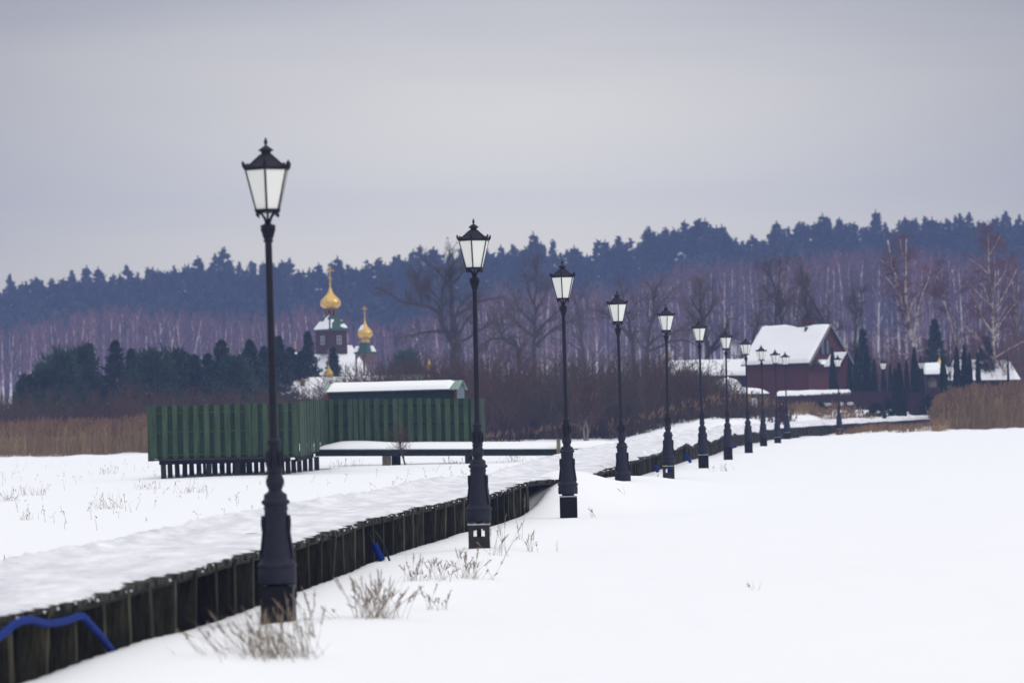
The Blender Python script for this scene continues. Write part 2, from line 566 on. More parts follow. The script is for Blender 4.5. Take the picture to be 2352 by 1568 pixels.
# ------------------------------------------------------------------ main boardwalk
bw = thing('boardwalk', 'long winding wooden boardwalk under trodden snow beside the row of lamps', 'boardwalk', (-4.2, 24.4, 0))
b = MB()
s_pl, k = [], 0.0
while k < WALK_LEN - .2:
    y_ = float(walk(k)[0][1])
    w_ = .15 if y_ < 80 else .30
    s_pl.append((k, w_))
    k += w_
rr = np.random.default_rng(3)
for s_, w_ in s_pl:
    p, t, n = walk(s_ + w_ / 2)
    z = float(deck_z(s_)) + rr.normal(0, .004)
    e0, e1 = rr.normal(0, .025), WALK_W + rr.normal(0, .025)
    c = p + n * (e0 + e1) / 2
    b.box((c[0], c[1], z - .028), (w_ - .014, e1 - e0, .055), (t[0], t[1], rr.normal(0, .01)), (n[0], n[1], 0))
b.build('deck', M['plank'], bw)
b = MB()
sv = np.arange(0, WALK_LEN, .5)
p, t, n = walk(sv)
zd = deck_z(sv)
for off, hh, th in ((.045, .045, .06), (WALK_W - .1, .12, .08)):
    a0, a1 = p + n * off, p + n * (off + th)
    for i in range(len(sv) - 1):
        zt0, zt1 = zd[i] - .06, zd[i + 1] - .06
        bb = [(*a0[i], zt0 - hh), (*a0[i + 1], zt1 - hh), (*a1[i + 1], zt1 - hh), (*a1[i], zt0 - hh)]
        tt = [(*a0[i], zt0), (*a0[i + 1], zt1), (*a1[i + 1], zt1), (*a1[i], zt0)]
        b.hexa(bb, tt)
b.build('edge_beam', M['beam'], bw)
# posts along the right edge: the nearest hundred one by one
s0 = float(np.interp(19, _dense[:, 1], _s))
ss, k = [], s0
while k < WALK_LEN - 4:
    ss.append(k)
    k += 1.0 + rr.normal(0, .06)
far_posts = MB()
for i, s_ in enumerate(ss):
    p, t, n = walk(s_)
    w_, d_ = .29 + rr.normal(0, .02), .10 + rr.normal(0, .015)
    c = p + n * (.03 + w_ / 2)
    ang = rr.normal(0, .05)
    t2 = np.array([t[0] * math.cos(ang) - t[1] * math.sin(ang), t[0] * math.sin(ang) + t[1] * math.cos(ang)])
    n2 = np.array([-t2[1], t2[0]])
    zt = float(deck_z(s_)) - .055
    lean = rr.normal(0, .025)
    q = MB() if i < 100 else far_posts
    q.box((c[0], c[1], (zt - .6) / 2), (d_, w_, zt + .6), (t2[0], t2[1], 0), (n2[0], n2[1], lean), (-n2[0] * lean, -n2[1] * lean, 1))
    if i < 100 and not 61.6 < p[1] < 66:
        q.build('post', M['post'], bw)
o = far_posts.build('post_row', M['post'], bw)
o['kind'] = 'stuff'
b = MB()
for s_ in ss:
    p, t, n = walk(s_ + .3)
    for off in (.72, 1.35, 2.0):
        c = p + n * (off + rr.normal(0, .05)) + t * rr.normal(0, .15)
        zt = float(deck_z(s_)) - .2
        b.box((c[0], c[1], (zt - .4) / 2), (.12, .34, zt + .4), (t[0], t[1], 0), (n[0], n[1], 0))
    c = p + n * 1.1
    b.box((c[0], c[1], zt + .05), (.1, 1.9, .1), (t[0], t[1], 0), (n[0], n[1], 0))
o = b.build('substructure', M['under'], bw)
o['kind'] = 'stuff'
# the snow on it: worn back plank by plank at the right edge, a crumbly ridge along the left
b = MB()
NA = 54
rows = []
sv = np.array([s_ + w_ * f for s_, w_ in s_pl for f in (.04, .96)])
cut = np.repeat(np.clip(rr.normal(.05, .05, len(s_pl)), 0.0, .5), 2)
p, t, n = walk(sv)
cut = cut + .62 * np.clip(noise2(sv / 3.1, sv * 0 + 3, 11) - .08, 0, 1) + .25 * np.clip(np.repeat(rr.normal(0, .35, len(s_pl)), 2), 0, 1) * (noise2(sv / 2.3, sv * 0, 12) > .05)
cut = cut * (1 - .8 * sstep(84, 110, p[:, 1])) - .01
zd = deck_z(sv)
thick = .028 + .13 * sstep(62, 92, p[:, 1]) + .05 * sstep(150, 170, p[:, 1])
grid = []
for j in range(NA):
    f = j / (NA - 1)
    off = cut + (WALK_W + .95 - cut) * f ** .9
    x, y = p[:, 0] + n[:, 0] * off, p[:, 1] + n[:, 1] * off
    prof = sstep(0, .22, off - cut)
    h = thick * (.06 + .94 * prof) + .012 * noise2(x / .22, y / .3, 13) * prof + .010 * noise2(x / 1.2, y / 1.8, 14) * prof
    h = h - .018 * np.exp(-((off - 1.1) / .3) ** 2) * prof
    h = h + (.045 + .055 * (noise2(x / .09, y / .13, 15) + .4) * (1 + .3 * noise2(x / .5, y / 1.5, 16)) + .035 * noise2(x / .05, y / .07, 17)) * np.exp(-(np.abs(off - WALK_W + .03) / .26) ** 2.5) * sstep(0, 30, y)
    z = zd + .002 + np.maximum(h, .002)
    gz_ = ground_z(x, y)
    drop = sstep(WALK_W + .05, WALK_W + .9, off)
    z = z * (1 - drop) + (gz_ - .05) * drop
    if j == 0:
        z = zd + .001
    grid.append(np.stack([x, y, z], -1))
grid = np.array(grid).transpose(1, 0, 2)
idx = np.arange(len(sv) * NA).reshape(len(sv), NA)
b.add(grid.reshape(-1, 3), np.stack([idx[:-1, :-1], idx[1:, :-1], idx[1:, 1:], idx[:-1, 1:]], -1).reshape(-1, 4)[:, ::-1], smooth=True)
for s_, w_ in s_pl:                              # bits of snow stuck on the plank ends
    if rr.random() < .33:
        p, t, n = walk(s_ + w_ * rr.uniform(.2, .8))
        c = p - n * .012
        b.lathe((c[0], c[1], float(deck_z(s_)) - rr.uniform(.005, .045)), [(.004, -.012), (rr.uniform(.012, .026), 0), (.004, rr.uniform(.008, .02))], 5)
b.build('snow_cover', M['snow_path'], bw)

# ------------------------------------------------------------------ lamps
HEX0 = -math.pi / 2        # a corner of the lantern towards the camera


def lamp_parts():
    d = {}
    b = MB()
    prof = [(.188, 0), (.194, .012), (.194, .135), (.186, .150), (.186, .160), (.203, .172), (.205, .190), (.198, .205), (.180, .215), (.171, .26), (.155, .37),
            (.142, .50), (.130, .62), (.119, .73), (.120, .755), (.127, .765), (.127, .775), (.121, .785), (.121, .805), (.140, .818), (.149, .835), (.144, .852), (.128, .862), (.121, .872),
            (.121, .908), (.112, .922), (.090, .935), (.073, .95), (.070, .965), (.078, .985), (.093, 1.02), (.096, 1.045), (.092, 1.075), (.080, 1.10), (.082, 1.112), (.072, 1.122), (.072, 1.132)]
    b.lathe((0, 0, 0), prof, 24)
    d['base'] = b.mesh('base', M['iron'])
    d['shield'] = []
    for sx_ in (-1, 1):                      # cast shields on the flanks of the base
        b = MB()
        for k, (zz_, hh, ww, tt) in enumerate(((.62, .16, .09, .024), (.62, .09, .05, .034))):
            b.box((sx_ * (.126 + .012 - .1 * .0), -.02, zz_), (tt, ww, hh))
        b.box((sx_ * .150, 0, .43), (.012, .15, .34), (1, 0, -sx_ * .11 * -1), (0, 1, 0), (sx_ * -.125, 0, 1))
        d['shield'].append(b.mesh('shield', M['iron']))
    b = MB()
    b.lathe((0, 0, 0), [(.074, 1.132), (.082, 1.142), (.082, 1.165), (.075, 1.18), (.073, 1.25), (.068, 1.34), (.064, 1.42), (.066, 1.44), (.076, 1.45), (.078, 1.462), (.072, 1.475), (.056, 1.485),
                        (.047, 1.50), (.042, 1.54), (.040, 2.2), (.037, 3.0), (.036, 3.53)], 18)
    for k in range(8):                       # acanthus leaves on the sleeve
        a = k * math.pi / 4
        ca, sa = math.cos(a), math.sin(a)
        b.tubes([[(.072 * ca, .072 * sa, 1.19), (.083 * ca, .083 * sa, 1.26), (.078 * ca, .078 * sa, 1.34), (.080 * ca, .080 * sa, 1.37)]], [[.012, .018, .012, .004]], 5)
    d['pole'] = b.mesh('pole', M['iron_pole'])
    b = MB()
    b.lathe((0, 0, 0), [(.037, 3.53), (.050, 3.535), (.050, 3.555), (.044, 3.565), (.050, 3.60), (.060, 3.65), (.078, 3.685), (.080, 3.70), (.070, 3.712), (.045, 3.72)], 18)
    for k in range(12):
        a = k * math.pi / 6
        ca, sa = math.cos(a), math.sin(a)
        b.tubes([[(.047 * ca, .047 * sa, 3.575), (.058 * ca, .058 * sa, 3.63), (.078 * ca, .078 * sa, 3.672)]], [[.006, .008, .004]], 4)
    d['capital'] = b.mesh('capital', M['iron_pole'])
    br = []
    for k in range(4):
        a = k * math.pi / 2 + math.pi / 4
        ca, sa = math.cos(a), math.sin(a)
        b = MB()
        c = [(.022, 3.71), (.026, 3.75), (.045, 3.79), (.075, 3.825), (.105, 3.838), (.128, 3.832), (.136, 3.815), (.126, 3.803), (.115, 3.81)]
        b.tubes([[(r_ * ca * 1.12, r_ * sa * 1.12, z_) for r_, z_ in c]], [[.016, .015, .013, .012, .011, .012, .014, .013, .008]], 6, cap=True)
        br.append(b.mesh('bracket', M['iron_pole']))
    d['bracket'] = br
    # lantern: hexagonal frame, six opal panes, hipped roof, cap and finial
    ang = [HEX0 + k * math.pi / 3 for k in range(6)]
    rb, rt, zb, zt = .133, .238, 3.872, 4.272
    b = MB()
    b.frustum((0, 0), .142, 3.84, .142, 3.852, 6, HEX0)
    b.frustum((0, 0), .150, 3.852, .150, 3.872, 6, HEX0)
    b.lathe((0, 0, 0), [(.012, 3.70), (.012, 3.85)], 8)
    for k in range(6):
        a, a2 = ang[k], ang[(k + 1) % 6]
        v0 = np.array((rb * math.cos(a), rb * math.sin(a), zb))
        v1 = np.array((rt * math.cos(a), rt * math.sin(a), zt))
        b.tubes([[v0, v1]], [[.0125, .0125]], 6)
        w1 = np.array((rt * math.cos(a2), rt * math.sin(a2), zt))
        up = np.array((0, 0, .034))
        oa = np.array((math.cos(a), math.sin(a), 0)) * .012
        ob = np.array((math.cos(a2), math.sin(a2), 0)) * .012
        b.hexa([v1 - oa, w1 - ob, w1 + ob, v1 + oa], [v1 - oa + up, w1 - ob + up, w1 + ob + up, v1 + oa + up])
        o_ = np.array((math.cos(a), math.sin(a), 0))
        c = v1 + up * .6 + o_ * .012             # palmette at each corner
        b.tubes([[c - o_ * .006, c + o_ * .012 + up * .8, c + o_ * .020 + up * 1.7, c + o_ * .026 + up * 2.3]], [[.018, .021, .017, .006]], 6, cap=True)
        m_ = (v1 + w1) / 2 + up * 1.0
        b.frustum(m_[:2], .001, m_[2] - .004, .001, m_[2] - .003, 3)
    d['lantern'] = b.mesh('lantern', M['iron_pole'])
    panes = []
    for k in range(6):
        a, a2 = ang[k], ang[(k + 1) % 6]
        b = MB()
        v = [np.array((r_ * math.cos(q), r_ * math.sin(q), z_)) for q, r_, z_ in ((a, rb, zb), (a2, rb, zb), (a2, rt, zt), (a, rt, zt))]
        nrm = np.array((math.cos((a + a2) / 2), math.sin((a + a2) / 2), 0)) * .004
        b.hexa([v[0] - nrm, v[1] - nrm, v[1] + nrm, v[0] + nrm], [v[3] - nrm, v[2] - nrm, v[2] + nrm, v[3] + nrm])
        panes.append(b.mesh('pane', M['opal']))
    d['pane'] = panes
    b = MB()
    b.frustum((0, 0), .226, 4.302, .066, 4.440, 6, HEX0)
    for a in ang:
        b.tubes([[(.230 * math.cos(a), .230 * math.sin(a), 4.304), (.066 * math.cos(a), .066 * math.sin(a), 4.442)]], [[.007, .006]], 5)
    for k in range(6):
        a = ang[k]
        b.tubes([[(.222 * math.cos(a), .222 * math.sin(a), 4.300), (.213 * math.cos(a), .213 * math.sin(a), 4.345)]], [[.030, .012]], 8, cap=True)
    b.lathe((0, 0, 0), [(.062, 4.44), (.052, 4.448), (.050, 4.468), (.060, 4.476), (.078, 4.482), (.080, 4.490), (.060, 4.505), (.030, 4.528), (.016, 4.536)], 12)
    d['roof'] = b.mesh('roof', M['iron'])
    b = MB()
    b.lathe((0, 0, 0), [(.014, 4.536), (.010, 4.545), (.018, 4.560), (.022, 4.572), (.019, 4.580), (.014, 4.592), (.008, 4.612), (.002, 4.622)], 10)
    d['finial'] = b.mesh('finial', M['iron'])
    return d


LP = lamp_parts()


def plinth(kind, h):
    """what stands between the cast base and the snow"""
    b, extra = MB(), None
    if kind == 'foil':
        n_, zs = 28, np.linspace(-h, -.03, 9)
        r2 = np.random.default_rng(int(h * 1000))
        v = []
        for z in zs:
            for k in range(n_):
                a = 2 * math.pi * k / n_ + math.pi / 4
                m = max(abs(math.cos(a)), abs(math.sin(a)))
                rr_ = .168 / m * (1 + r2.normal(0, .012)) * (1.02 if z > -.1 else 1)
                v.append((rr_ * math.cos(a), rr_ * math.sin(a), z + r2.normal(0, .006)))
        f = [(i * n_ + k, i * n_ + (k + 1) % n_, (i + 1) * n_ + (k + 1) % n_, (i + 1) * n_ + k) for i in range(8) for k in range(n_)]
        b.add(v, f)
        b.add(v[-n_:], [list(range(n_))])
        for k in range(4):                   # folds that stick out
            a = k * 1.57 + .5
            b.tubes([[(.19 * math.cos(a), .19 * math.sin(a), -.06), (.205 * math.cos(a + .1), .205 * math.sin(a + .1), -.14), (.18 * math.cos(a), .18 * math.sin(a), -.22)]], [[.012, .02, .008]], 5)
        b.frustum((0, 0), .12, -.03, .12, .0, 10)
        return b.mesh('plinth', M['foil'])
    if kind == 'frame':                      # open steel cage with arched openings
        for sx_ in (-1, 1):
            for sy in (-1, 1):
                b.box((sx_ * .125, sy * .150, -h / 2), (.075, .03, h))
                b.box((sx_ * .150, sy * .110, -h / 2), (.025, .05, h))
        for sy in (-1, 1):
            b.box((0, sy * .1495, -.075), (.175, .026, .07))
            b.box((0, sy * .1495, -h + (h - .24) / 2), (.175, .026, h - .24))
            for sx_ in (-1, 1):
                b.box((sx_ * .075, sy * .1490, -.118), (.03, .024, .03), (1, 0, sx_ * .8), (0, 1, 0), (-sx_ * .8, 0, 1))
        b.box((0, 0, -.14), (.07, .07, .27))
        return b.mesh('plinth', M['frame_iron'])
    b.box((0, 0, -h / 2 - .02), (.33, .33, h - .04))
    b.frustum((0, 0), .12, -.04, .12, .0, 10)
    for sx_ in (-1, 1):
        b.box((sx_ * .166, -.155, -h / 2 - .03), (.014, .03, h - .06))
    return b.mesh('plinth', M['foil'])


lamps = [  # base x, base y, height in px, lean beyond the camera's roll, turn of lantern, plinth, label
    (638, 1338, 1018, .28, 1.0, 'foil', 'biggest black lamp post, nearest of the row, its plinth wrapped in torn black foil'),
    (1100, 1196, 691, -.33, -8, 'frame', 'second black lamp post along the boardwalk, standing on an open steel cage with a window'),
    (1304.8, 1133.8, 534, .06, -6, 'plate', 'third black lamp post, on a tall black box beside the drift burying the deck edge'),
    (1430.8, 1101.4, 437, .43, 4, 'plate', 'fourth black lamp post, its cast base standing straight in the drift with no plinth showing'),
    (1535.4, 1065.8, 366, -.5, 6, 'frame', 'fifth black lamp post, on a small cage with two arched openings'),
    (1614.8, 1040.8, 308, .4, 4, 'plate', 'sixth black lamp post, on a plain black box before the kinked deck'),
    (1671.8, 1025.8, 269, -.3, 3, 'foil', 'seventh black lamp post, on a dark box just left of the red house roof'),
    (1718.8, 1013.6, 239, .15, 24, 'plate', 'eighth black lamp post, its lantern before the lower left corner of the red house roof'),
    (1753.2, 1005.6, 214, -.13, 26, 'plate', 'ninth black lamp post, its lantern before the snowy eave of the red house'),
    (1785.8, 1001.6, 200, .2, 8, 'plate', 'tenth black lamp post, just left of the hooded person on the boardwalk'),
    (1807.8, 990.6, 183, .05, 14, 'plate', 'eleventh black lamp post, just right of the hooded person on the boardwalk'),
    (1927.8, 982.6, 168, -.14, 22, 'plate', 'twelfth black lamp post, standing before the snowy porch gable of the red house'),
    (2032, 974.6, 151, -.1, 20, 'plate', 'thirteenth black lamp post, before the maroon fence and the low thujas'),
    (2120, 963.6, 140, 0, 24, 'plate', 'fourteenth black lamp post, where the boardwalk meets the reeds'),
    (2185, 962, 135, 0, 24, 'plate', 'last black lamp post, small and half hidden behind the tall reeds'),
]
LAMP_POS = []
for i, (px, py, h, lean, turn, kind, label) in enumerate(lamps):
    Y = 4.6 * FPX / h
    p = P(px, py, Y)
    if i == 14:
        p[2] = .3
    if i == 3:
        p[2] = float(ground_z(p[0], p[1])) - .01
    LAMP_POS.append(p)
    root = thing('street_lamp', label, 'street lamp', p, 'street lamps along the boardwalk')
    root.rotation_euler = (0, R(-lean), R(turn))
    gap = max(.30, p[2] - float(ground_z(p[0], p[1])) + .12)
    pl = own('plinth', plinth(kind, gap), root)
    pl.rotation_euler = (0, 0, R(-turn - (0 if i else 2)))
    if i in (1, 2, 4, 5, 9, 10, 11, 12):
        b = MB()
        b.box((0, 0, -.045), (.345, .345, .018))
        own('plate', b.mesh('plate', M['plate']), pl)
    bs = own('base', LP['base'], root)
    for me in LP['shield']:
        own('shield', me, bs)
    own('pole', LP['pole'], root)
    own('capital', LP['capital'], root)
    for me in LP['bracket']:
        own('bracket', me, root)
    ln = own('lantern', LP['lantern'], root)
    for me in LP['pane']:
        own('pane', me, ln)
    rf = own('roof', LP['roof'], root)
    own('finial', LP['finial'], rf)

# ------------------------------------------------------------------ pipes and cables at the deck
def pipe(name, label, cat, pts, r, material, sides=10):
    pts = catmull(np.array(pts), .05)
    b = MB()
    b.tubes([pts], [np.full(len(pts), r)], sides, cap=True)
    o = b.build(name, material)
    return setp(o, label, cat)


def on_edge(px, py, off=.05, Y=30.0):
    for _ in range(40):
        q = P(px, py, Y)
        want = float(np.interp(Y, _dense[:, 1], _dense[:, 0])) + off
        Y += (want - q[0]) * (-3.0)
        Y = min(max(Y, 10), 130)
    return P(px, py, Y)


pts = [(-90, 1520), (-30, 1482), (10, 1452), (35, 1432), (65, 1423), (110, 1431), (150, 1425), (180, 1415), (192, 1416), (206, 1432), (228, 1456), (256, 1492)]
pipe('conduit', 'thick blue plastic conduit slung along the nearest posts and diving into the snow', 'pipe',
     [on_edge(x, y, .04, 24 + .013 * max(x, 0)) for x, y in pts], .035, M['blue'])
zp = lambda x, y: ((1000 + x / 1.96) / 1.7007, (2000 + y / 1.96) / 1.7007)
pipe('cable', 'black cable looping out of a short blue sleeve beside the deck posts', 'cable',
     [P(*zp(x, y), 44.0) for x, y in ((900, 250), (880, 200), (868, 160), (885, 142), (915, 155), (960, 215), (1000, 310), (1024, 372))], .016, M['rubber'], 6)
pipe('conduit', 'short blue sleeve standing in the snow under a black cable loop', 'pipe',
     [P(*zp(x, y), 44.0) for x, y in ((903, 240), (930, 300), (965, 372))], .055, M['blue'])
zq = lambda x, y: ((2100 + x / 2.94) / 1.7007, (1600 + y / 2.94) / 1.7007)
pipe('conduit', 'slanting blue conduit end beside the posts between the fifth and sixth lamps', 'pipe',
     [P(*zq(x, y), 96.0) for x, y in ((1695, 510), (1725, 555), (1760, 605))], .05, M['blue'])
pipe('conduit', 'small blue conduit end near the foot of the fifth lamp', 'pipe',
     [P(*zq(x, y), 88.0) for x, y in ((1345, 640), (1362, 675), (1385, 715))], .05, M['blue'])
pipe('conduit', 'bit of blue conduit lying in the snow right of the seventh lamp', 'pipe',
     [P(*zq(x, y), 119.0) for x, y in ((2238, 432), (2262, 424), (2285, 418))], .05, M['blue'])
pipe('conduit', 'blue conduit inside the arched cage under the fifth lamp', 'pipe',
     [LAMP_POS[4] + np.array(v) for v in ((.02, -.02, -.02), (.03, -.1, -.2), (.02, -.05, -.5))], .05, M['blue'])

# ------------------------------------------------------------------ side boardwalk and green fence
sb = thing('side_boardwalk', 'raised side deck on stilts under a thick snow layer, running to the green fence', 'boardwalk', (-7.4, 113, 0))


def sdz(x):
    return np.interp(x, [-12.7, -7.4, 1.7, 5.5], [.73, .80, .60, .56])


b = MB()
for x0, x1 in zip(np.arange(-7.6, 5.2, .16), np.arange(-7.6, 5.2, .16) + .148):
    z = float(sdz(x0))
    e = rnd.uniform(-.03, .03)
    b.box(((x0 + x1) / 2, 114.3 + e / 2, z - .03), (x1 - x0, 2.6 + e, .05))
for y0 in np.arange(104.6, 113, .16):         # the part behind the left fence panel
    b.box((-10.0, y0 + .07, .70), (5.0, .146, .05))
b.build('deck', M['plank'], sb)
b = MB()
for y0 in (113.06, 115.3):
    xs = np.linspace(-7.55, 5.0, 12)
    for a_, c_ in zip(xs[:-1], xs[1:]):
        za, zc = float(sdz(a_)) - .057, float(sdz(c_)) - .057
        b.hexa([(a_, y0, za - .2), (c_, y0, zc - .2), (c_, y0 + .08, zc - .2), (a_, y0 + .08, za - .2)], [(a_, y0, za), (c_, y0, zc), (c_, y0 + .08, zc), (a_, y0 + .08, za)])
b.build('edge_beam', M['teal_beam'], sb)
b = MB()
b.box((-10.15, 104.62, .585), (4.6, .1, .17))
b.box((-7.66, 109, .585), (.1, 8.4, .17))
b.box((-12.4, 109, .585), (.1, 8.4, .17))
b.build('edge_beam', M['under'], sb)
zs7 = lambda x: (500 + x / 2.94) / 1.7007
k = 0
for x0, x1, Y in [(380, 437, 104.7), (457, 510, 105.6), (540, 592, 106.4), (625, 678, 107.2), (705, 757, 108), (788, 842, 109), (862, 893, 110), (897, 957, 104.8), (968, 1028, 110), (1052, 1110, 110.6),
                  (1128, 1180, 109.5), (1200, 1226, 111), (1226, 1286, 104.8), (1290, 1352, 109), (1360, 1426, 110), (1447, 1497, 110.5), (1517, 1568, 109), (1600, 1700, 107), (1715, 1757, 107), (1762, 1797, 105), (1812, 1866, 106.2),
                  (1877, 1930, 107.6), (1943, 1994, 109), (2008, 2060, 110.4), (2075, 2122, 111.6), (2140, 2197, 112.8)]:
    xa, xb = P(zs7(x0), 1070, Y)[0], P(zs7(x1), 1070, Y)[0]
    b = MB()
    ln_ = rnd.uniform(-.03, .03)
    b.box(((xa + xb) / 2, Y, .13), (xb - xa, .14, .8), (1, 0, -ln_), (0, 1, 0), (ln_, 0, 1))
    b.build('post', M['stilt'], sb)
for px0, px1, Y, top in [(878, 898, 113.3, .5), (899, 920, 114.6, .5), (1068, 1078, 113.4, .48), (1078, 1086, 114.2, .48), (1279, 1288, 112.9, .98)]:
    xa, xb = P(px0, 1050, Y)[0], P(px1, 1050, Y)[0]
    b = MB()
    b.box(((xa + xb) / 2, Y, (top - .3) / 2), (xb - xa, .13, top + .3))
    b.build('post', M['post_pale'] if px0 in (1279, 878) else M['stilt'], sb)


def snow_slab(b, p00, p10, p11, p01, thick, nx, ny, seed, rag=.0, round_=.18, lump=.15, mi=0, drip=False):
    """a lying layer of snow over the quad p00-p10 (front) p11-p01 (back)"""
    p00, p10, p11, p01 = (np.array(q, float) for q in (p00, p10, p11, p01))
    u, v = np.meshgrid(np.linspace(0, 1, nx), np.linspace(0, 1, ny))
    lu, lv = np.linalg.norm(p10 - p00), np.linalg.norm(p01 - p00)
    base = p00 * ((1 - u) * (1 - v))[..., None] + p10 * (u * (1 - v))[..., None] + p11 * (u * v)[..., None] + p01 * ((1 - u) * v)[..., None]
    du = np.minimum(u, 1 - u) * lu
    dv = np.minimum(v, 1 - v) * lv
    prof = np.sqrt(np.clip(du / round_, 0, 1)) * np.sqrt(np.clip(dv / round_, 0, 1))
    h = thick * prof * (1 + lump * 2 * noise2(u * lu / .9, v * lv / .7, seed))
    if rag:
        base[..., 1] += (v < .001) * rag * noise2(u * lu / .25, v, seed + 1)
    top = base.copy()
    top[..., 2] += h + .004
    idx = np.arange(nx * ny).reshape(ny, nx)
    q = np.stack([idx[:-1, :-1], idx[:-1, 1:], idx[1:, 1:], idx[1:, :-1]], -1).reshape(-1, 4)
    b.add(top.reshape(-1, 3), q, mi, True)
    low = base.copy()
    low[..., 2] += .003
    b.add(low.reshape(-1, 3), q[:, ::-1], mi, True)


b = MB()
xs = np.linspace(-7.55, 4.9, 110)
vv = np.linspace(0, 1, 12)
U, V = np.meshgrid(xs, vv)
th = .19 + .07 * noise2(U / 1.6, V * 2, 21) + .05 * np.exp(-((U + 5.5) / 1.2) ** 2)
th = th * (.35 + .65 * sstep(-7.6, -6.6, U)) * (1 - .9 * sstep(3.2, 4.9, U))
edge = np.sqrt(np.clip(V / .06, 0.02, 1))
X_, Y_ = U, 113.0 + V * 2.7 - .05 * (V < .01) + .04 * noise2(U / .3, V * 0, 22) * (V < .01)
Z_ = sdz(U) + th * edge + .05 * V
idx = np.arange(U.size).reshape(U.shape)
b.add(np.stack([X_, Y_, Z_], -1).reshape(-1, 3), np.stack([idx[:-1, :-1], idx[:-1, 1:], idx[1:, 1:], idx[1:, :-1]], -1).reshape(-1, 4), smooth=True)
fr = np.stack([X_[0], Y_[0] + .01, sdz(xs) - .004], -1)
fv = np.concatenate([np.stack([X_[0], Y_[0], Z_[0]], -1), fr])
nn = len(xs)
b.add(fv, [(i, nn + i, nn + i + 1, i + 1) for i in range(nn - 1)])
b.build('snow_cover', M['snow_roof'], sb)

fence = thing('board_fence', 'tall green board fence with three sides screening the stilted deck', 'fence', (-10, 104.5, .7))


def fence_panel(A, B, zb0, zb1, h, pitch, wfront, mats, seed, back=True, name='panel'):
    A, B = np.array(A, float), np.array(B, float)
    L = np.linalg.norm(B - A)
    t = (B - A) / L
    n = np.array((t[1], -t[0]))             # towards the viewer
    r = random.Random(seed)
    f, bk, rl = MB(), MB(), MB()
    k = 0.02
    while k < L - .05:
        w = wfront * r.uniform(.9, 1.1)
        zb = zb0 + (zb1 - zb0) * k / L
        c = A + t * (k + w / 2) + n * (.045 if back else r.choice((.03, .055, .07)))
        f.box((c[0], c[1], zb + h / 2 + r.uniform(-.012, .012)), (w, .024, h + r.uniform(-.02, .03)), (*t, 0), (*n, 0))
        if back:
            w2 = pitch - w * .45
            c = A + t * (k + pitch / 2 + w / 2) - n * .045
            if k + pitch < L:
                bk.box((c[0], c[1], zb + h / 2 + r.uniform(-.01, .01)), (w2 * .8, .024, h - .02), (*t, 0), (*n, 0))
        k += pitch * (r.choice((1, 1, 1, 1, .62)))
    c = B - t * .08 + n * .045
    f.box((c[0], c[1], zb1 + h / 2), (.17, .026, h), (*t, 0), (*n, 0))
    mid = (A + B) / 2
    for fz in (.07, .5, .86):
        zc = (zb0 + zb1) / 2 + h * fz
        rl.box((mid[0], mid[1], zc), (L, .05, .045), (*t, (zb1 - zb0) / L), (*n, 0))
    p_ = f.build(name, mats[0], fence)
    if back:
        bk.build('back_boards', mats[1], p_)
    rl.build('rail', mats[2], p_)
    return p_


fence_panel((-12.69, 104.5), (-7.60, 104.5), .70, .70, 1.86, .365, .185, (M['green_board'], M['green_back'], M['rail']), 1)
fence_panel((-7.58, 104.45), (-7.40, 115.6), .69, .80, 1.90, .185, .17, (M['green_grey'], M['green_back'], M['rail']), 2, back=False)
fence_panel((-7.40, 115.8), (-1.50, 115.8), .72, .62, 1.98, .36, .185, (M['green_board'], M['green_back'], M['beam']), 3)
fence_panel((-1.46, 115.75), (-1.24, 120.5), .62, .62, 1.98, .20, .17, (M['green_grey'], M['green_back'], M['beam']), 4, back=False)
b = MB()
b.box((-12.72, 104.5, 1.60), (.20, .1, 1.94))
b.build('corner_post', M['green_board'], fence)
b = MB()
b.box((-10.15, 104.42, .665), (5.1, .2, .05))
b.box((-7.55, 110, .68), (.14, 11, .05))
b.build('base_rail', M['plank'], fence)

# shed behind the fence
sa = R(10)
al, bk_ = np.array((math.cos(sa), -math.sin(sa), 0)), np.array((math.sin(sa), math.cos(sa), 0))
E0 = P(741.6, 901.6, 121.0)
SL, SW, SR = 5.62, 1.9, .37
shed = thing('changing_shed', 'low dark teal shed with a snowy corrugated roof behind the green fence', 'shed', (E0[0], E0[1], .5))
up = np.array((0, 0, 1.0))
b = MB()
o0 = E0 + al * .16 + bk_ * .12
zw = E0[2] - .02
wall = lambda q, z: np.array((q[0], q[1], z))
c_ = [o0, o0 + al * (SL - .32), o0 + al * (SL - .32) + bk_ * (SW - .24), o0 + bk_ * (SW - .24)]
b.hexa([wall(q, .95) for q in c_], [wall(q, zw) for q in c_])
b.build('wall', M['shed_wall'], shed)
b = MB()
g0 = c_[1] + al * .012
g1 = c_[2] + al * .012
gm = (g0 + g1) / 2
b.poly([wall(g0, .95), wall(g1, .95), wall(g1, zw), wall(gm, zw + SR - .05), wall(g0, zw)])
b.poly([wall(g0 + al * .02, .95), wall(g1 + al * .02, .95), wall(g1 + al * .02, zw), wall(gm + al * .02, zw + SR - .05), wall(g0 + al * .02, zw)])
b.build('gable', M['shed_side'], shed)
for q in (c_[0], c_[1]):
    b = MB()
    q = q - bk_ * .015
    b.box((q[0], q[1], (.95 + zw) / 2), (.10, .03, zw - .95), al, bk_)
    b.build('corner_trim', M['red_trim'], shed)
b = MB()
nseg = 110
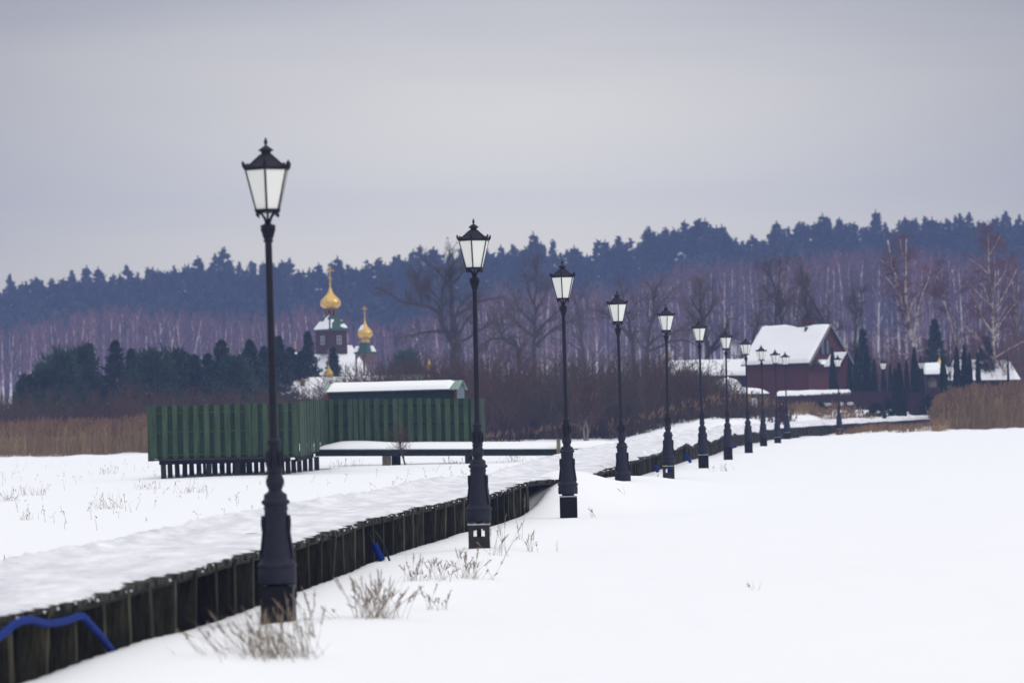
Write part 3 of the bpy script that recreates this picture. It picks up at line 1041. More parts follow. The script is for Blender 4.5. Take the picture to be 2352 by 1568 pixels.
for sgn in (0, 1):
    rows_ = []
    for j, (fb, zz_) in enumerate(((0, 0), (.5, SR)) if sgn == 0 else ((.5, SR), (1, 0))):
        uu_ = np.linspace(0, SL, nseg)
        wv = .012 * np.sign(np.sin(uu_ * 2 * math.pi / .16))
        rows_.append(E0 + al * uu_[:, None] + bk_ * (fb * SW) + up * (zz_ + wv)[:, None])
    v = np.concatenate(rows_)
    b.add(v, [(i, i + 1, nseg + i + 1, nseg + i) for i in range(nseg - 1)])
    b.add(v - up * .02, [(i, nseg + i, nseg + i + 1, i + 1) for i in range(nseg - 1)])
rf = b.build('roof', M['shed_roof'], shed)
b = MB()
snow_slab(b, E0 + al * .14 + up * .02, E0 + al * (SL - .40) + up * .02, E0 + al * (SL - .34) + bk_ * (SW * .5) + up * (SR + .02 - .04), E0 + al * .14 + bk_ * (SW * .5) + up * (SR - .02), .10, 120, 10, 31, lump=.25)
b.build('snow_cover', M['snow_roof'], rf)

# ------------------------------------------------------------------ orthodox church, belfry, chapel
zc1 = lambda x, y: ((1050 + x / 2.614) / 1.7007, (1000 + y / 2.614) / 1.7007)


def onion(b, c, r, zb, zt, n=20):
    """a gold onion dome from zb to the tip zt; r: widest radius"""
    h = zt - zb
    prof = [(.60, 0), (.80, .05), (.95, .12), (1.0, .20), (.97, .28), (.85, .38), (.64, .47), (.44, .55), (.29, .63), (.19, .72), (.12, .82), (.07, .92), (.05, 1.0)]
    b.lathe((c[0], c[1], zb), [(r * a, h * t_) for a, t_ in prof], n)


def cross(b, c, z0, z1, w, th):
    b.box((c[0], c[1], (z0 + z1) / 2), (th, th, z1 - z0))
    h = z1 - z0
    b.box((c[0], c[1], z0 + h * .74), (w, th * .9, th * 1.1))
    b.box((c[0], c[1], z0 + h * .90), (w * .42, th * .9, th * .9))
    b.box((c[0], c[1], z0 + h * .30), (w * .5, th * .9, th * .9), (1, 0, -.35), (0, 1, 0), (.35, 0, 1))
    b.lathe((c[0], c[1], z0 - th), [(.02, -th), (th * 1.3, 0), (.02, th * 1.2)], 8)


CY_ = 300.0
cz = lambda y, x=640: P(*zc1(x, y), CY_)[2]
cxw = lambda x, y=600: P(*zc1(x, y), CY_)[0]
tc = (cxw(638, 800), CY_)
church = thing('church', 'wooden church with a gold onion dome over a square tower and big snowy roofs', 'church', (tc[0], CY_, 1.5))
b = MB()
hd = (cxw(800, 800) - cxw(478, 800)) / 2
b.frustum(tc, hd, cz(1000), hd, cz(748), 4, 0.02)
tw = b.build('tower', M['log'], church)
for sgn in (-1, 1):
    # a window in each of the two faces towards the field
    nx_, ny_ = sgn * math.cos(math.pi / 4), -math.sin(math.pi / 4)
    nrm = np.array((nx_, ny_, 0))
    tan = np.array((-ny_, nx_, 0))
    fc = np.array((tc[0], tc[1], 0)) + nrm * (hd * .7071 + .02)
    zm = (cz(815) + cz(905)) / 2
    hh = cz(815) - cz(905)
    b = MB()
    for s2 in (-1, 1):
        b.box((*(fc + tan * s2 * .40)[:2], zm), (.14, .06, hh + .3), tan, nrm)
    b.box((fc[0], fc[1], zm + hh / 2 + .09), (.66, .06, .14), tan, nrm)
    b.box((fc[0], fc[1], zm - hh / 2 - .09), (.66, .06, .1), tan, nrm)
    b.build('window_surround', M['red_dark'], tw)
    b = MB()
    b.box((fc[0], fc[1], zm), (.62, .03, hh), tan, nrm)
    w = b.build('window', M['glass'], tw)
    b = MB()
    f2 = fc + nrm * .03
    for s2 in (-1, 0, 1):
        b.box((*(f2 + tan * s2 * .28)[:2], zm), (.075, .03, hh), tan, nrm)
    for s2 in (-1, .1, 1):
        b.box((f2[0], f2[1], zm + s2 * (hh / 2 - .04)), (.6, .035, .07), tan, nrm)
    b.build('frame', M['window_white'], w)
b = MB()
hr = (cxw(818, 750) - cxw(455, 750)) / 2
b.frustum(tc, hr, cz(752), .60, cz(603), 4, 0.02)
b.frustum(tc, hr + .02, cz(765), hr + .02, cz(752), 4, .02)
rf = b.build('roof', M['church_roof'], church)


def on_face(k, u, v):
    """point on face k of the tower roof; u along -1..1, v up 0..1"""
    a0, a1 = k * math.pi / 2 + .02, (k + 1) * math.pi / 2 + .02
    r_ = hr + (.60 - hr) * v
    z_ = cz(752) + (cz(603) - cz(752)) * v
    q0 = np.array((tc[0] + r_ * math.cos(a0), tc[1] + r_ * math.sin(a0), z_))
    q1 = np.array((tc[0] + r_ * math.cos(a1), tc[1] + r_ * math.sin(a1), z_))
    return q0 + (q1 - q0) * (u + 1) / 2


def roof_snow(b, face, fn, test, n=26, lift=.09):
    uu_ = np.linspace(-.97, .97, n)
    vv_ = np.linspace(.02, .97, n)
    g_ = np.array([[fn(face, u_, v_) for u_ in uu_] for v_ in vv_])
    for i in range(n - 1):
        for j in range(n - 1):
            if test(uu_[j], vv_[i]):
                q = [g_[i, j], g_[i, j + 1], g_[i + 1, j + 1], g_[i + 1, j]]
                b.hexa([p_ + np.array((0, 0, .01)) for p_ in q], [p_ + np.array((0, -lift * .3, lift)) for p_ in q], smooth=False)


b = MB()
roof_snow(b, 2, on_face, lambda u, v: float(noise2(u * 2.2, v * 3, 41)) < .28 - .5 * v + .18 and u < .82 - .3 * v)
roof_snow(b, 3, on_face, lambda u, v: float(noise2(u * 3, v * 5, 43)) > .05 and .08 < v < .62 or (v < .3 and u > .55 and v > .08))
b.build('snow_cover', M['snow_roof'], rf)
b = MB()
rd = (cxw(690, 570) - cxw(572, 570)) / 2
b.frustum(tc, rd * .97, cz(606), rd * .97, cz(533), 8, .2)
dr = b.build('drum', M['log'], church)
b = MB()
for k in range(8):
    a = .2 + k * math.pi / 4
    b.box((tc[0] + rd * math.cos(a), tc[1] + rd * math.sin(a), (cz(606) + cz(533)) / 2), (.14, .14, cz(533) - cz(606)))
b.frustum(tc, rd * 1.12, cz(548), rd * 1.12, cz(533), 8, .2)
b.build('drum_post', M['log_light'], dr)
b = MB()
onion(b, tc, (cxw(733, 470) - cxw(519, 470)) / 2, cz(533), cz(290), 28)
dm = b.build('dome', M['gold'], church)
b = MB()
cross(b, tc, cz(275), cz(104), cxw(655, 140) - cxw(574, 140), .13)
b.build('cross', M['gold_old'], dm)
# the nave under the tower: four snowy slopes
b = MB()
nr = (cxw(1040) - cxw(240)) / 2
nzb, nzt = cz(1290), cz(925)
b.frustum((tc[0] + .3, tc[1] + 1.2), nr, nzb, hd * 1.02, nzt + .02, 4, .02)
nv = b.build('nave_roof', M['church_roof'], church)
b = MB()
b.frustum((tc[0] + .3, tc[1] + 1.15), nr * .99, nzb + .12, hd * 1.05, nzt + .14, 4, .02, cap=True)
b.build('snow_cover', M['snow_roof'], nv)
b = MB()
b.frustum((tc[0] + .3, tc[1] + 1.2), nr * .92, 1.0, nr * .92, nzb + .02, 4, .02)
b.build('nave_wall', M['log'], church)
# side cupola left of the tower, half behind the spruces
b = MB()
sc_ = (cxw(277, 1000), CY_ - 1)
b.frustum(sc_, .28, 3.0, .28, cz(1050), 8)
b.frustum(sc_, 1.1, cz(1130) - 1.2, .3, cz(1060), 4, .7)
b.build('cupola_base', M['church_roof'], church)
b = MB()
onion(b, sc_, .40, cz(1050), cz(935), 16)
d2 = b.build('cupola', M['gold'], church)
b = MB()
cross(b, sc_, cz(930), cz(862), .28, .06)
b.build('cross', M['gold_old'], d2)
b = MB()
b.lathe((sc_[0], sc_[1] - .03, cz(1003)), [(.36, -.02), (.37, .06), (.30, .16), (.18, .24), (.08, .3)], 14)
b.build('snow_cap', M['snow_roof'], d2)

# belfry
BY = 296.0
bz = lambda y: P(*zc1(985, y), BY)[2]
bx = lambda x, y=900: P(*zc1(x, y), BY)[0]
bc = (bx(986), BY)
bel = thing('belfry', 'small open belfry with arched timber posts, green roof and a lesser gold dome', 'belfry', (bc[0], BY, 1.5))
hw = (bx(1092) - bx(890)) / 2
b = MB()
roof_r = (bx(1108) - bx(868)) / 2 * 1.02
b.frustum(bc, roof_r, bz(985), .40, bz(870), 4, .25)
b.frustum(bc, roof_r, bz(996), roof_r, bz(985), 4, .25)
rf = b.build('roof', M['church_roof'], bel)
b = MB()
for sx_ in (-1, 1):
    snow_slab(b, (bc[0] + sx_ * .95 - .32, BY - .62, bz(982) + .05), (bc[0] + sx_ * .95 + .15, BY - .45, bz(982) + .05), (bc[0] + sx_ * .68 + .1, BY - .30, bz(930) + .10), (bc[0] + sx_ * .70 - .22, BY - .40, bz(930) + .10), .16, 8, 6, 50)
b.build('snow_cover', M['snow_roof'], rf)
for k in range(4):
    a = .25 + k * math.pi / 2
    b = MB()
    q = np.array((bc[0] + hw * .98 * math.cos(a), BY + hw * .98 * math.sin(a)))
    b.box((*q, (1.2 + bz(990)) / 2), (.17, .17, bz(990) - 1.2))
    b.build('post', M['log_light'], bel)
    a2 = a + math.pi / 2
    q2 = np.array((bc[0] + hw * .98 * math.cos(a2), BY + hw * .98 * math.sin(a2)))
    b = MB()
    arc = []
    for j in range(11):
        f_ = j / 10
        q3 = q + (q2 - q) * f_
        arc.append((q3[0], q3[1], bz(1058) + (bz(1000) - bz(1058)) * math.sin(math.pi * f_) ** .7))
    b.tubes([arc], [np.full(11, .075)], 6)
    tt_ = (q2 - q) / np.linalg.norm(q2 - q)
    m_ = (q + q2) / 2
    b.box((m_[0], m_[1], bz(996) - .02), (np.linalg.norm(q2 - q), .12, .12), (*tt_, 0), (-tt_[1], tt_[0], 0))
    b.build('arch', M['log_light'], bel)
b = MB()
b.frustum(bc, .48, bz(880), .30, bz(832), 8, .2)
for k in range(6):
    a = k * math.pi / 3 + .2
    b.box((bc[0] + .40 * math.cos(a), BY + .40 * math.sin(a), bz(868)), (.30, .06, .30), (-math.sin(a) * .7, math.cos(a) * .7, .7), (math.cos(a), math.sin(a), 0), (math.sin(a) * .7, -math.cos(a) * .7, .7))
b.build('collar', M['gold_old'], bel)
b = MB()
onion(b, bc, (bx(1062) - bx(905)) / 2, bz(836), bz(632), 24)
dm = b.build('dome', M['gold'], bel)
b = MB()
cross(b, bc, bz(622), bz(508), bx(1002) - bx(947), .085)
b.build('cross', M['gold_old'], dm)
b = MB()
snow_slab(b, (bc[0] - .72, BY - .25, bz(762)), (bc[0] - .22, BY - .55, bz(752)), (bc[0] - .06, BY - .3, bz(706)), (bc[0] - .28, BY - .1, bz(700)), .10, 10, 8, 52)
b.build('snow_cap', M['snow_roof'], dm)

# long low chapel in front, seen through twigs
LY = 240.0
lz = lambda x, y: P(*zc1(x, y), LY)
chap = thing('chapel', 'long low chapel under a snowy hipped roof, half hidden by twigs', 'chapel', (lz(600, 1300)[0], LY, 1))
rl0, rl1 = lz(345, 1240), lz(1680, 1212)
ev0, ev1 = lz(60, 1472), lz(1760, 1450)
ev0[1] -= 3.2
ev1[1] -= 3.2
b = MB()
bk0, bk1 = ev0 + np.array((.0, 6.4, 0)), ev1 + np.array((0, 6.4, 0))
b.add([ev0, ev1, rl1, rl0, bk1, bk0], [(0, 1, 2, 3), (1, 4, 2, 2), (4, 5, 3, 2), (5, 0, 3, 3)][:1])
b.poly([ev0, ev1, rl1, rl0])
b.poly([bk1, bk0, rl0, rl1])
b.poly([bk0, ev0, rl0])
b.poly([ev1, bk1, rl1])
b.poly([ev0, bk0, bk1, ev1])
rf = b.build('roof', M['slate'], chap)
b = MB()
snow_slab(b, ev0 + up * .02, ev1 + up * .02, rl1 + up * .02, rl0 + up * .02, .16, 60, 8, 61)
snow_slab(b, bk0 + up * .02, ev0 + up * .02, rl0 + up * .03, rl0 + up * .02 + np.array((.02, .02, 0)), .16, 12, 8, 62)
b.build('snow_cover', M['snow_roof'], rf)
b = MB()
wl_ = [ev0 + np.array((.5, .5, 0)), ev1 + np.array((-.5, .5, 0)), bk1 + np.array((-.5, -.5, 0)), bk0 + np.array((.5, -.5, 0))]
b.hexa([wall(q, .2) for q in wl_], [wall(q, ev0[2] - .03) for q in wl_])
b.build('wall', M['log'], chap)
for x_, y_, r_, yb, label in ((612, 1170, .36, 1232, 0), (0, 0, .33, 0, 1)):
    if label == 0:
        c = lz(x_, y_)
        z0, z1, zb_ = lz(x_, 1232)[2], lz(x_, 1092)[2], lz(x_, 1300)[2]
    else:
        c = P(984.5, 837, LY)
        z0, z1, zb_ = P(984, 848, LY)[2], P(984, 818, LY)[2], rl0[2] - .1
    b = MB()
    b.frustum((c[0], LY - .1), .16, min(zb_, rl0[2] - .1), .13, z0 + .02, 8)
    cb = b.build('cupola_neck', M['gold_old'], chap)
    b = MB()
    onion(b, (c[0], LY - .1), r_, z0, z1, 16)
    cu = b.build('cupola', M['gold_old'], chap)
    b = MB()
    cross(b, (c[0], LY - .1), z1 + .05, z1 + 1.1, .45, .05)
    b.build('cross', M['trim_pale'], cu)
b = MB()
c = lz(345, 1240)
b.lathe((c[0], LY, c[2] - .05), [(.10, 0), (.05, .2), (.12, .3), (.05, .42), (.03, .5)], 8)
cross(b, (c[0], LY), c[2] + .45, c[2] + .75, .28, .06)
b.build('finial', M['trim_pale'], chap)
b = MB()
c = lz(358, 1305)
b.box((c[0], c[1] - 1.0, c[2]), (.34, 1.2, .42))
b.frustum((c[0], c[1] - 1.0), .34, c[2] + .21, .02, c[2] + .5, 4, .78)
b.build('dormer', M['log_light'], rf)

# cupola behind the fifth lamp: belongs to a building hidden by the thicket
c = P(1531, 816, 262)
cup = thing('cupola_tower', 'yellow gilded cupola peeping out behind the pole of the fifth lamp', 'cupola', (c[0], 262, 1.5))
b = MB()
b.frustum((c[0], 262), .30, 1.2, .24, c[2] - .35, 8)
b.build('neck', M['log'], cup)
b = MB()
onion(b, (c[0], 262), .36, c[2] - .36, c[2] + .62, 16)
b.build('dome', M['gold'], cup)

# ------------------------------------------------------------------ red house and its yard
zh = lambda x, y: ((2600 + x / 2.94) / 1.7007, (1200 + y / 2.94) / 1.7007)
ha = R(35)
hal, hbk = np.array((math.cos(ha), -math.sin(ha), 0)), np.array((math.sin(ha), math.cos(ha), 0))
H0 = P(*zh(1650, 637), 246.5)                 # front right eave
HL, HW, HR_ = 6.55, 7.6, 3.3
house = thing('wooden_house', 'dark red wooden house with a steep snow-covered gable roof and brick chimney', 'house', (H0[0], H0[1], 1.2))
e_fr, e_fl = H0, H0 - hal * HL
e_br, e_bl = e_fr + hbk * HW, e_fl + hbk * HW
rg_r, rg_l = e_fr + hbk * HW / 2 + up * HR_, e_fl + hbk * HW / 2 + up * HR_
b = MB()
ins = .35
w_ = [e_fl + hal * .3 + hbk * ins, e_fr - hal * .3 + hbk * ins, e_br - hal * .3 - hbk * ins, e_bl + hal * .3 - hbk * ins]
zt_ = H0[2] + ins * HR_ / (HW / 2) - .12
b.hexa([wall(q, .8) for q in w_], [wall(q, zt_) for q in w_])
b.build('wall', M['red_wall'], house)
b = MB()
for q, r_ in (((w_[1], w_[2]), 1), ((w_[0], w_[3]), -1)):
    a0, a1 = q
    mtop = (a0 + a1) / 2
    f0 = [wall(a0, zt_), wall(a1, zt_), wall(mtop, H0[2] + HR_ - .12)]
    f1 = [p_ + hal * .06 * r_ for p_ in f0]
    b.add(f0 + f1, [(0, 1, 2), (3, 5, 4)])
    b.add(f0 + f1, [(0, 3, 4, 1), (1, 4, 5, 2), (2, 5, 3, 0)])
gb = b.build('gable', M['red_wall'], house)
b = MB()
for (A_, B_, C_, D_) in ((e_fl, e_fr, rg_r, rg_l), (e_br, e_bl, rg_l, rg_r)):
    b.hexa([q - up * .10 for q in (A_, B_, C_, D_)], [A_, B_, C_, D_])
rf = b.build('roof', M['slate'], house)
b = MB()
nx, ny = 60, 30
u, v = np.meshgrid(np.linspace(0, 1, nx), np.linspace(0, 1, ny))
topv = 1 - np.clip(.06 * np.exp(-((u - .62) / .16) ** 2) + .02 + .03 * noise2(u * 14, v * 0, 71), .0, 1)
vv_ = v * topv
base = e_fl + hal * (HL * u)[..., None] + hbk * (HW / 2 * vv_)[..., None] + up * (HR_ * vv_)[..., None]
dd = np.minimum(np.minimum(u, 1 - u) * HL, np.minimum(v, 1 - v) * 4.6)
hsn = .20 * np.sqrt(np.clip(dd / .2, 0, 1)) * (1 + .35 * noise2(u * 5, v * 4, 72))
hole = np.exp(-(((u - .70) / .02) ** 2 + ((v - .83) / .025) ** 2))
base = base + (up - hbk * .7) * (hsn * (1 - hole) * .8)[..., None] + up * .01
idx = np.arange(nx * ny).reshape(ny, nx)
b.add(base.reshape(-1, 3), np.stack([idx[:-1, :-1], idx[:-1, 1:], idx[1:, 1:], idx[1:, :-1]], -1).reshape(-1, 4), smooth=True)
b.build('snow_cover', M['snow_roof'], rf)
b = MB()
c = e_fl + hal * HL * .71 + hbk * HW / 2 * .80 + up * (HR_ * .80 + .2)
b.box(c, (.22, .22, .4), hal, hbk)
b.build('roof_vent', M['slate'], rf)
b = MB()
c = rg_l + hal * HL * .68
b.box((c[0], c[1], c[2] + .16), (1.0, .6, .7), hal, hbk)
ch = b.build('chimney', M['brick'], rf)
b = MB()
b.box((c[0], c[1], c[2] + .55), (1.1, .7, .08), hal, hbk)
b.box((c[0] - .1, c[1], c[2] + .66), (.3, .3, .16), hal, hbk)
b.build('chimney_cap', M['slate'], ch)
b = MB()
for A_, B_ in ((e_fr, rg_r), (rg_r, e_br)):     # carved barge boards
    A2, B2 = A_ + hal * .03, B_ + hal * .03
    b.hexa([A2 - up * .22, B2 - up * .22, B2 - up * .22 + hal * .04, A2 - up * .22 + hal * .04], [A2 - up * .02, B2 - up * .02, B2 - up * .02 + hal * .04, A2 - up * .02 + hal * .04])
    n_ = 34
    for k in range(n_):
        q = A2 + (B2 - A2) * (k + .5) / n_ - up * .24
        b.box(q + hal * .02, (.03, .07, .07), hal, hbk * .7 + up * .7, up * .7 - hbk * .7)
b.build('barge_board', M['trim_pale'], house)
gz0 = (w_[1] + w_[2]) / 2 + hal * .1
zg = H0[2] + .55
for s2 in (-1, 1):
    q = wall(gz0 + hbk * (s2 * .42 - .7), zg + .75)
    b = MB()
    b.box(q, (.05, .62, 1.15), hal, hbk)
    w = b.build('window', M['glass'], house)
    b = MB()
    for s3 in (-1, 1):
        b.box(q + hbk * s3 * .34 + hal * .03, (.07, .08, 1.3), hal, hbk)
        b.box(q + up * s3 * .61 + hal * .03, (.07, .6, .08), hal, hbk)
    b.build('frame', M['red_dark'], w)
b = MB()                                       # pent roof over the ground floor of the gable
q0, q1 = w_[1] + hal * .08, w_[1] + hal * .08 + hbk * 3.6
zp_ = H0[2] + .12
b.hexa([wall(q0 + hal * .9, zp_ - .35), wall(q1 + hal * .9, zp_ - .35), wall(q1, zp_), wall(q0, zp_)], [wall(q0 + hal * .9, zp_ - .28), wall(q1 + hal * .9, zp_ - .28), wall(q1, zp_ + .07), wall(q0, zp_ + .07)])
pr = b.build('pent_roof', M['slate'], house)
b = MB()
snow_slab(b, wall(q0 + hal * .92 + hbk * .5, zp_ - .27), wall(q1 + hal * .92, zp_ - .27), wall(q1, zp_ + .08), wall(q0 + hbk * 1.4, zp_ + .08), .14, 16, 6, 74)
b.build('snow_cover', M['snow_roof'], pr)
# porch with its own small gable
Ph = P(*zh(2085, 512), 243)
po = thing('porch', 'small red entrance porch with a snowy gable roof topped by a cross', 'porch', (Ph[0], 243, 1.2))
pl_, pr_ = P(*zh(1995, 705), 243), P(*zh(2165, 640), 243)
bkv = np.array((-1.05, 2.2, 0))
pl_[2] = pr_[2] = (pl_[2] + pr_[2]) / 2
b = MB()
b.hexa([pl_ - up * .08, Ph - up * .08, Ph + bkv - up * .08, pl_ + bkv - up * .08], [pl_, Ph, Ph + bkv, pl_ + bkv])
b.hexa([Ph - up * .08, pr_ - up * .08, pr_ + bkv - up * .08, Ph + bkv - up * .08], [Ph, pr_, pr_ + bkv, Ph + bkv])
rf = b.build('roof', M['slate'], po)
b = MB()
snow_slab(b, pl_ + up * .01, Ph + up * .01, Ph + bkv + up * .01, pl_ + bkv + up * .01, .13, 12, 12, 76)
snow_slab(b, Ph + up * .01, pr_ + up * .01, pr_ + bkv + up * .01, Ph + bkv + up * .01, .13, 12, 12, 77)
b.build('snow_cover', M['snow_roof'], rf)
b = MB()
pw = [pl_ + np.array((.25, .1, 0)), pr_ + np.array((-.25, .1, 0)), pr_ + np.array((-.25, .1, 0)) + bkv * .9, pl_ + np.array((.25, .1, 0)) + bkv * .9]
b.hexa([wall(q, .9) for q in pw], [wall(q, pl_[2] + .1) for q in pw])
b.add([wall(pw[0], pl_[2] + .1), wall(pw[1], pl_[2] + .1), wall(Ph + np.array((0, .1, 0)), Ph[2] - .15)], [(0, 1, 2)])
b.build('wall', M['red_wall'], po)
b = MB()
b.box((pw[0][0] * .5 + pw[1][0] * .5, 243.06, 2.3), (.8, .06, 1.9))
b.build('door', M['red_dark'], po)
b = MB()
cross(b, (Ph[0], 243), Ph[2] + .1, Ph[2] + .55, .22, .05)
b.build('cross', M['gold_old'], po)

# low annex with a snow roof left of the house
ax = thing('annex', 'low outbuilding with a broad snowy roof left of the red house', 'outbuilding', (P(1630, 860, 256)[0], 256, 1.2))
tl, tr_ = P(1535, 830, 259), P(1728, 826, 259)
bl, br_ = P(1525, 864, 255.5), P(1735, 862, 255.5)
b = MB()
bkk = np.array((0, 3.4, 0))
b.hexa([bl - up * .1, br_ - up * .1, tr_ - up * .1, tl - up * .1], [bl, br_, tr_, tl])
b.hexa([tl - up * .1, tr_ - up * .1, wall(tr_ + bkk, br_[2]) - up * .1, wall(tl + bkk, bl[2]) - up * .1], [tl, tr_, wall(tr_ + bkk, br_[2]), wall(tl + bkk, bl[2])])
rf = b.build('roof', M['slate'], ax)
b = MB()
snow_slab(b, bl + up * .02, br_ + up * .02, tr_ + up * .02, tl + up * .02, .2, 40, 12, 78)
b.build('snow_cover', M['snow_roof'], rf)
b = MB()
b.hexa([(bl[0] + .3, 256, .8), (br_[0] - .3, 256, .8), (br_[0] - .3, 262, .8), (bl[0] + .3, 262, .8)], [(bl[0] + .3, 256, bl[2] - .1), (br_[0] - .3, 256, bl[2] - .1), (br_[0] - .3, 262, bl[2] - .1), (bl[0] + .3, 262, bl[2] - .1)])
b.build('wall', M['red_dark'], ax)

# snowed-up mounds (log stacks) before the annex


def mound(label, x0, x1, ytop, ybot, Y, seed, depth=2.5):
    A_, B_ = P(x0, ybot, Y), P(x1, ybot, Y)
    zb, zt = 1.0, P((x0 + x1) / 2, ytop, Y)[2]
    t_ = thing('log_stack', label, 'log stack', ((A_[0] + B_[0]) / 2, Y, zb), 'snowed-up stacks beside the red house')
    r_ = np.random.default_rng(seed)
    nx, ny = 40, 16
    u, v = np.meshgrid(np.linspace(-1, 1, nx), np.linspace(-1, 1, ny))
    lo = A_[2] if A_[2] < zt - .1 else zt - .3
    prof = np.clip(1 - np.abs(u) ** 3, 0, 1) ** .6 * np.clip(1 - np.abs(v) ** 2.4, 0, 1) ** .5
    z = lo - .02 + (zt - lo) * prof * (1 + .35 * noise2(u * 3, v * 2, seed))
    x = (A_[0] + B_[0]) / 2 + u * (B_[0] - A_[0]) / 2
    y = Y + depth / 2 + v * depth / 2
    b = MB()
    idx = np.arange(nx * ny).reshape(ny, nx)
    b.add(np.stack([x, y, z], -1).reshape(-1, 3), np.stack([idx[:-1, :-1], idx[:-1, 1:], idx[1:, 1:], idx[1:, :-1]], -1).reshape(-1, 4), smooth=True)
    b.build('snow_cover', M['snow_roof'], t_)
    b = MB()
    rows = int((lo - zb) / .22) + 1
    for k in range(rows):
        for xx in np.arange(A_[0] + .2, B_[0] - .1, .24):
            b.tubes([[(xx, Y + .1, zb + .1 + k * .2), (xx, Y + depth - .1, zb + .1 + k * .2)]], [[.11, .11]], 6, cap=True)
    b.build('logs', M['bark'], t_)


mound('rounded snow hump on the log stack below the annex roof', 1640, 1706, 868, 893, 244, 81)
mound('long low log stack under sagging snow left of the lean-to', 1660, 1768, 890, 905, 240, 82)

# lean-to shed in front of the house
lt = thing('lean_to', 'long low lean-to with a thick flat snow roof before the red house', 'shed', (P(1870, 900, 234)[0], 234, 1.2))
a0, a1 = P(1780, 905, 234), P(1954, 905.5, 234)
a0[2] = a1[2] = a1[2]
b = MB()
d_ = np.array((.4, 3.0, .17))
b.hexa([a0 - up * .14, a1 - up * .14, a1 + d_ - up * .14, a0 + d_ - up * .14], [a0, a1, a1 + d_, a0 + d_])
rf = b.build('roof', M['slate'], lt)
b = MB()
snow_slab(b, a0 + up * .01, a1 + up * .01, a1 + d_ + up * .01, a0 + d_ + up * .01, .26, 60, 14, 84, lump=.1)
b.build('snow_cover', M['snow_roof'], rf)
b = MB()
b.hexa([(a0[0] + .2, 234.6, .8), (a1[0] - .2, 234.6, .8), (a1[0] - .2, 236.8, .8), (a0[0] + .2, 236.8, .8)], [(a0[0] + .2, 234.6, a0[2] - .12), (a1[0] - .2, 234.6, a0[2] - .12), (a1[0] - .2, 236.8, a0[2] - .1), (a0[0] + .2, 236.8, a0[2] - .1)])
b.build('wall', M['under'], lt)


# fences
def picket(label, pts, pitch, w, mats, group=None, rails=True, snow=None):
    t_ = thing('picket_fence', label, 'fence', pts[0][0], group)
    bp, brl = MB(), MB()
    r = random.Random(len(pts) * 31)
    for (A_, hA), (B_, hB) in zip(pts[:-1], pts[1:]):
        A_, B_ = np.array(A_), np.array(B_)
        L = np.linalg.norm((B_ - A_)[:2])
        t2 = (B_ - A_) / L
        n2 = np.array((t2[1], -t2[0], 0))
        for k in np.arange(0, L, pitch):
            c = A_ + t2 * k
            h = hA + (hB - hA) * k / L + r.uniform(-.05, .05)
            bp.box(c + up * h / 2, (w, .03, h), (t2[0], t2[1], 0), n2)
            bp.frustum((c[0], c[1]), w * .6, c[2] + h, .01, c[2] + h + w * .7, 4)
        for fz in (.3, .75):
            m_ = (A_ + B_) / 2
            brl.box(m_ + up * (hA + hB) / 2 * fz - n2 * .04, (L, .05, .08), t2, n2)
    bp.build('pickets', mats[0], t_)
    brl.build('rail', mats[1], t_)
    if snow:
        b = MB()
        for (A_, hA), (B_, hB) in zip(pts[:-1], pts[1:]):
            A_, B_ = np.array(A_), np.array(B_)
            L = np.linalg.norm(B_ - A_)
            for k in np.arange(0, L, pitch):
                if r.random() < snow:
                    c = A_ + (B_ - A_) * k / L
                    b.box(c + up * (hA + .02) + np.array((0, -.02, 0)), (w * 1.2, .1, r.uniform(.1, .3)))
        b.build('snow_cover', M['snow_roof'], t_)
    return t_


fz = lambda px, py, Y: P(px, py, Y)
picket('maroon board fence with notched tops running in front of the thujas and lean-to', [((*fz(1800, 950, 230)[:2], 1.0), 1.50), ((*fz(1900, 950, 229)[:2], 1.05), 1.62), ((*fz(2000, 950, 229)[:2], 1.1), 1.62), ((*fz(2072, 950, 229)[:2], 1.1), 1.62)], .17, .145, (M['fence_maroon'], M['fence_maroon']))
picket('short maroon gate panel between two thujas near the fourteenth lamp', [((*fz(2088, 945, 224)[:2], 1.0), 1.55), ((*fz(2125, 945, 224)[:2], 1.0), 1.5)], .13, .12, (M['fence_maroon'], M['fence_maroon']))
picket('low lattice fence with snow caught between its pickets', [((*fz(1840, 950, 221)[:2], .9), .95), ((*fz(1960, 950, 221)[:2], .95), 1.0)], .12, .05, (M['fence_maroon'], M['fence_maroon']), snow=.8)

# sign board by the shrubs
c = P(1728, 925, 205)
t_ = thing('notice_board', 'small pale square notice board standing in dry grass near the eighth lamp', 'sign', (c[0], 205, .5))
b = MB()
b.box(c, (.66, .04, .66))
b.build('board', M['sign'], t_)
b = MB()
for s2 in (-.25, .25):
    b.box((c[0] + s2, c[1] + .05, c[2] / 2), (.06, .06, c[2]))
b.build('post', M['post_pale'], t_)

# well chapel at the far right
wz = lambda x, y: ((3200 + x / 2.94) / 1.7007, (1200 + y / 2.94) / 1.7007)
WY = 238.0
a0, a1 = P(*wz(1205, 772), WY), P(*wz(1485, 765), WY)
tp0, tp1 = P(*wz(1195, 658), WY + 1.6), P(*wz(1450, 652), WY + 1.6)
well = thing('well_house', 'small well house with a snowy roof and a gilded onion with silver cross', 'well house', (a0[0] + 1, WY, 1.2))
b = MB()
b.hexa([a0 - up * .1, a1 - up * .1, tp1 - up * .1, tp0 - up * .1], [a0, a1, tp1, tp0])
e0, e1 = tp0 + np.array((0, 1.6, a0[2] - tp0[2])), tp1 + np.array((0, 1.6, a0[2] - tp0[2]))
b.hexa([tp0 - up * .1, tp1 - up * .1, e1 - up * .1, e0 - up * .1], [tp0, tp1, e1, e0])
rf = b.build('roof', M['slate'], well)
b = MB()
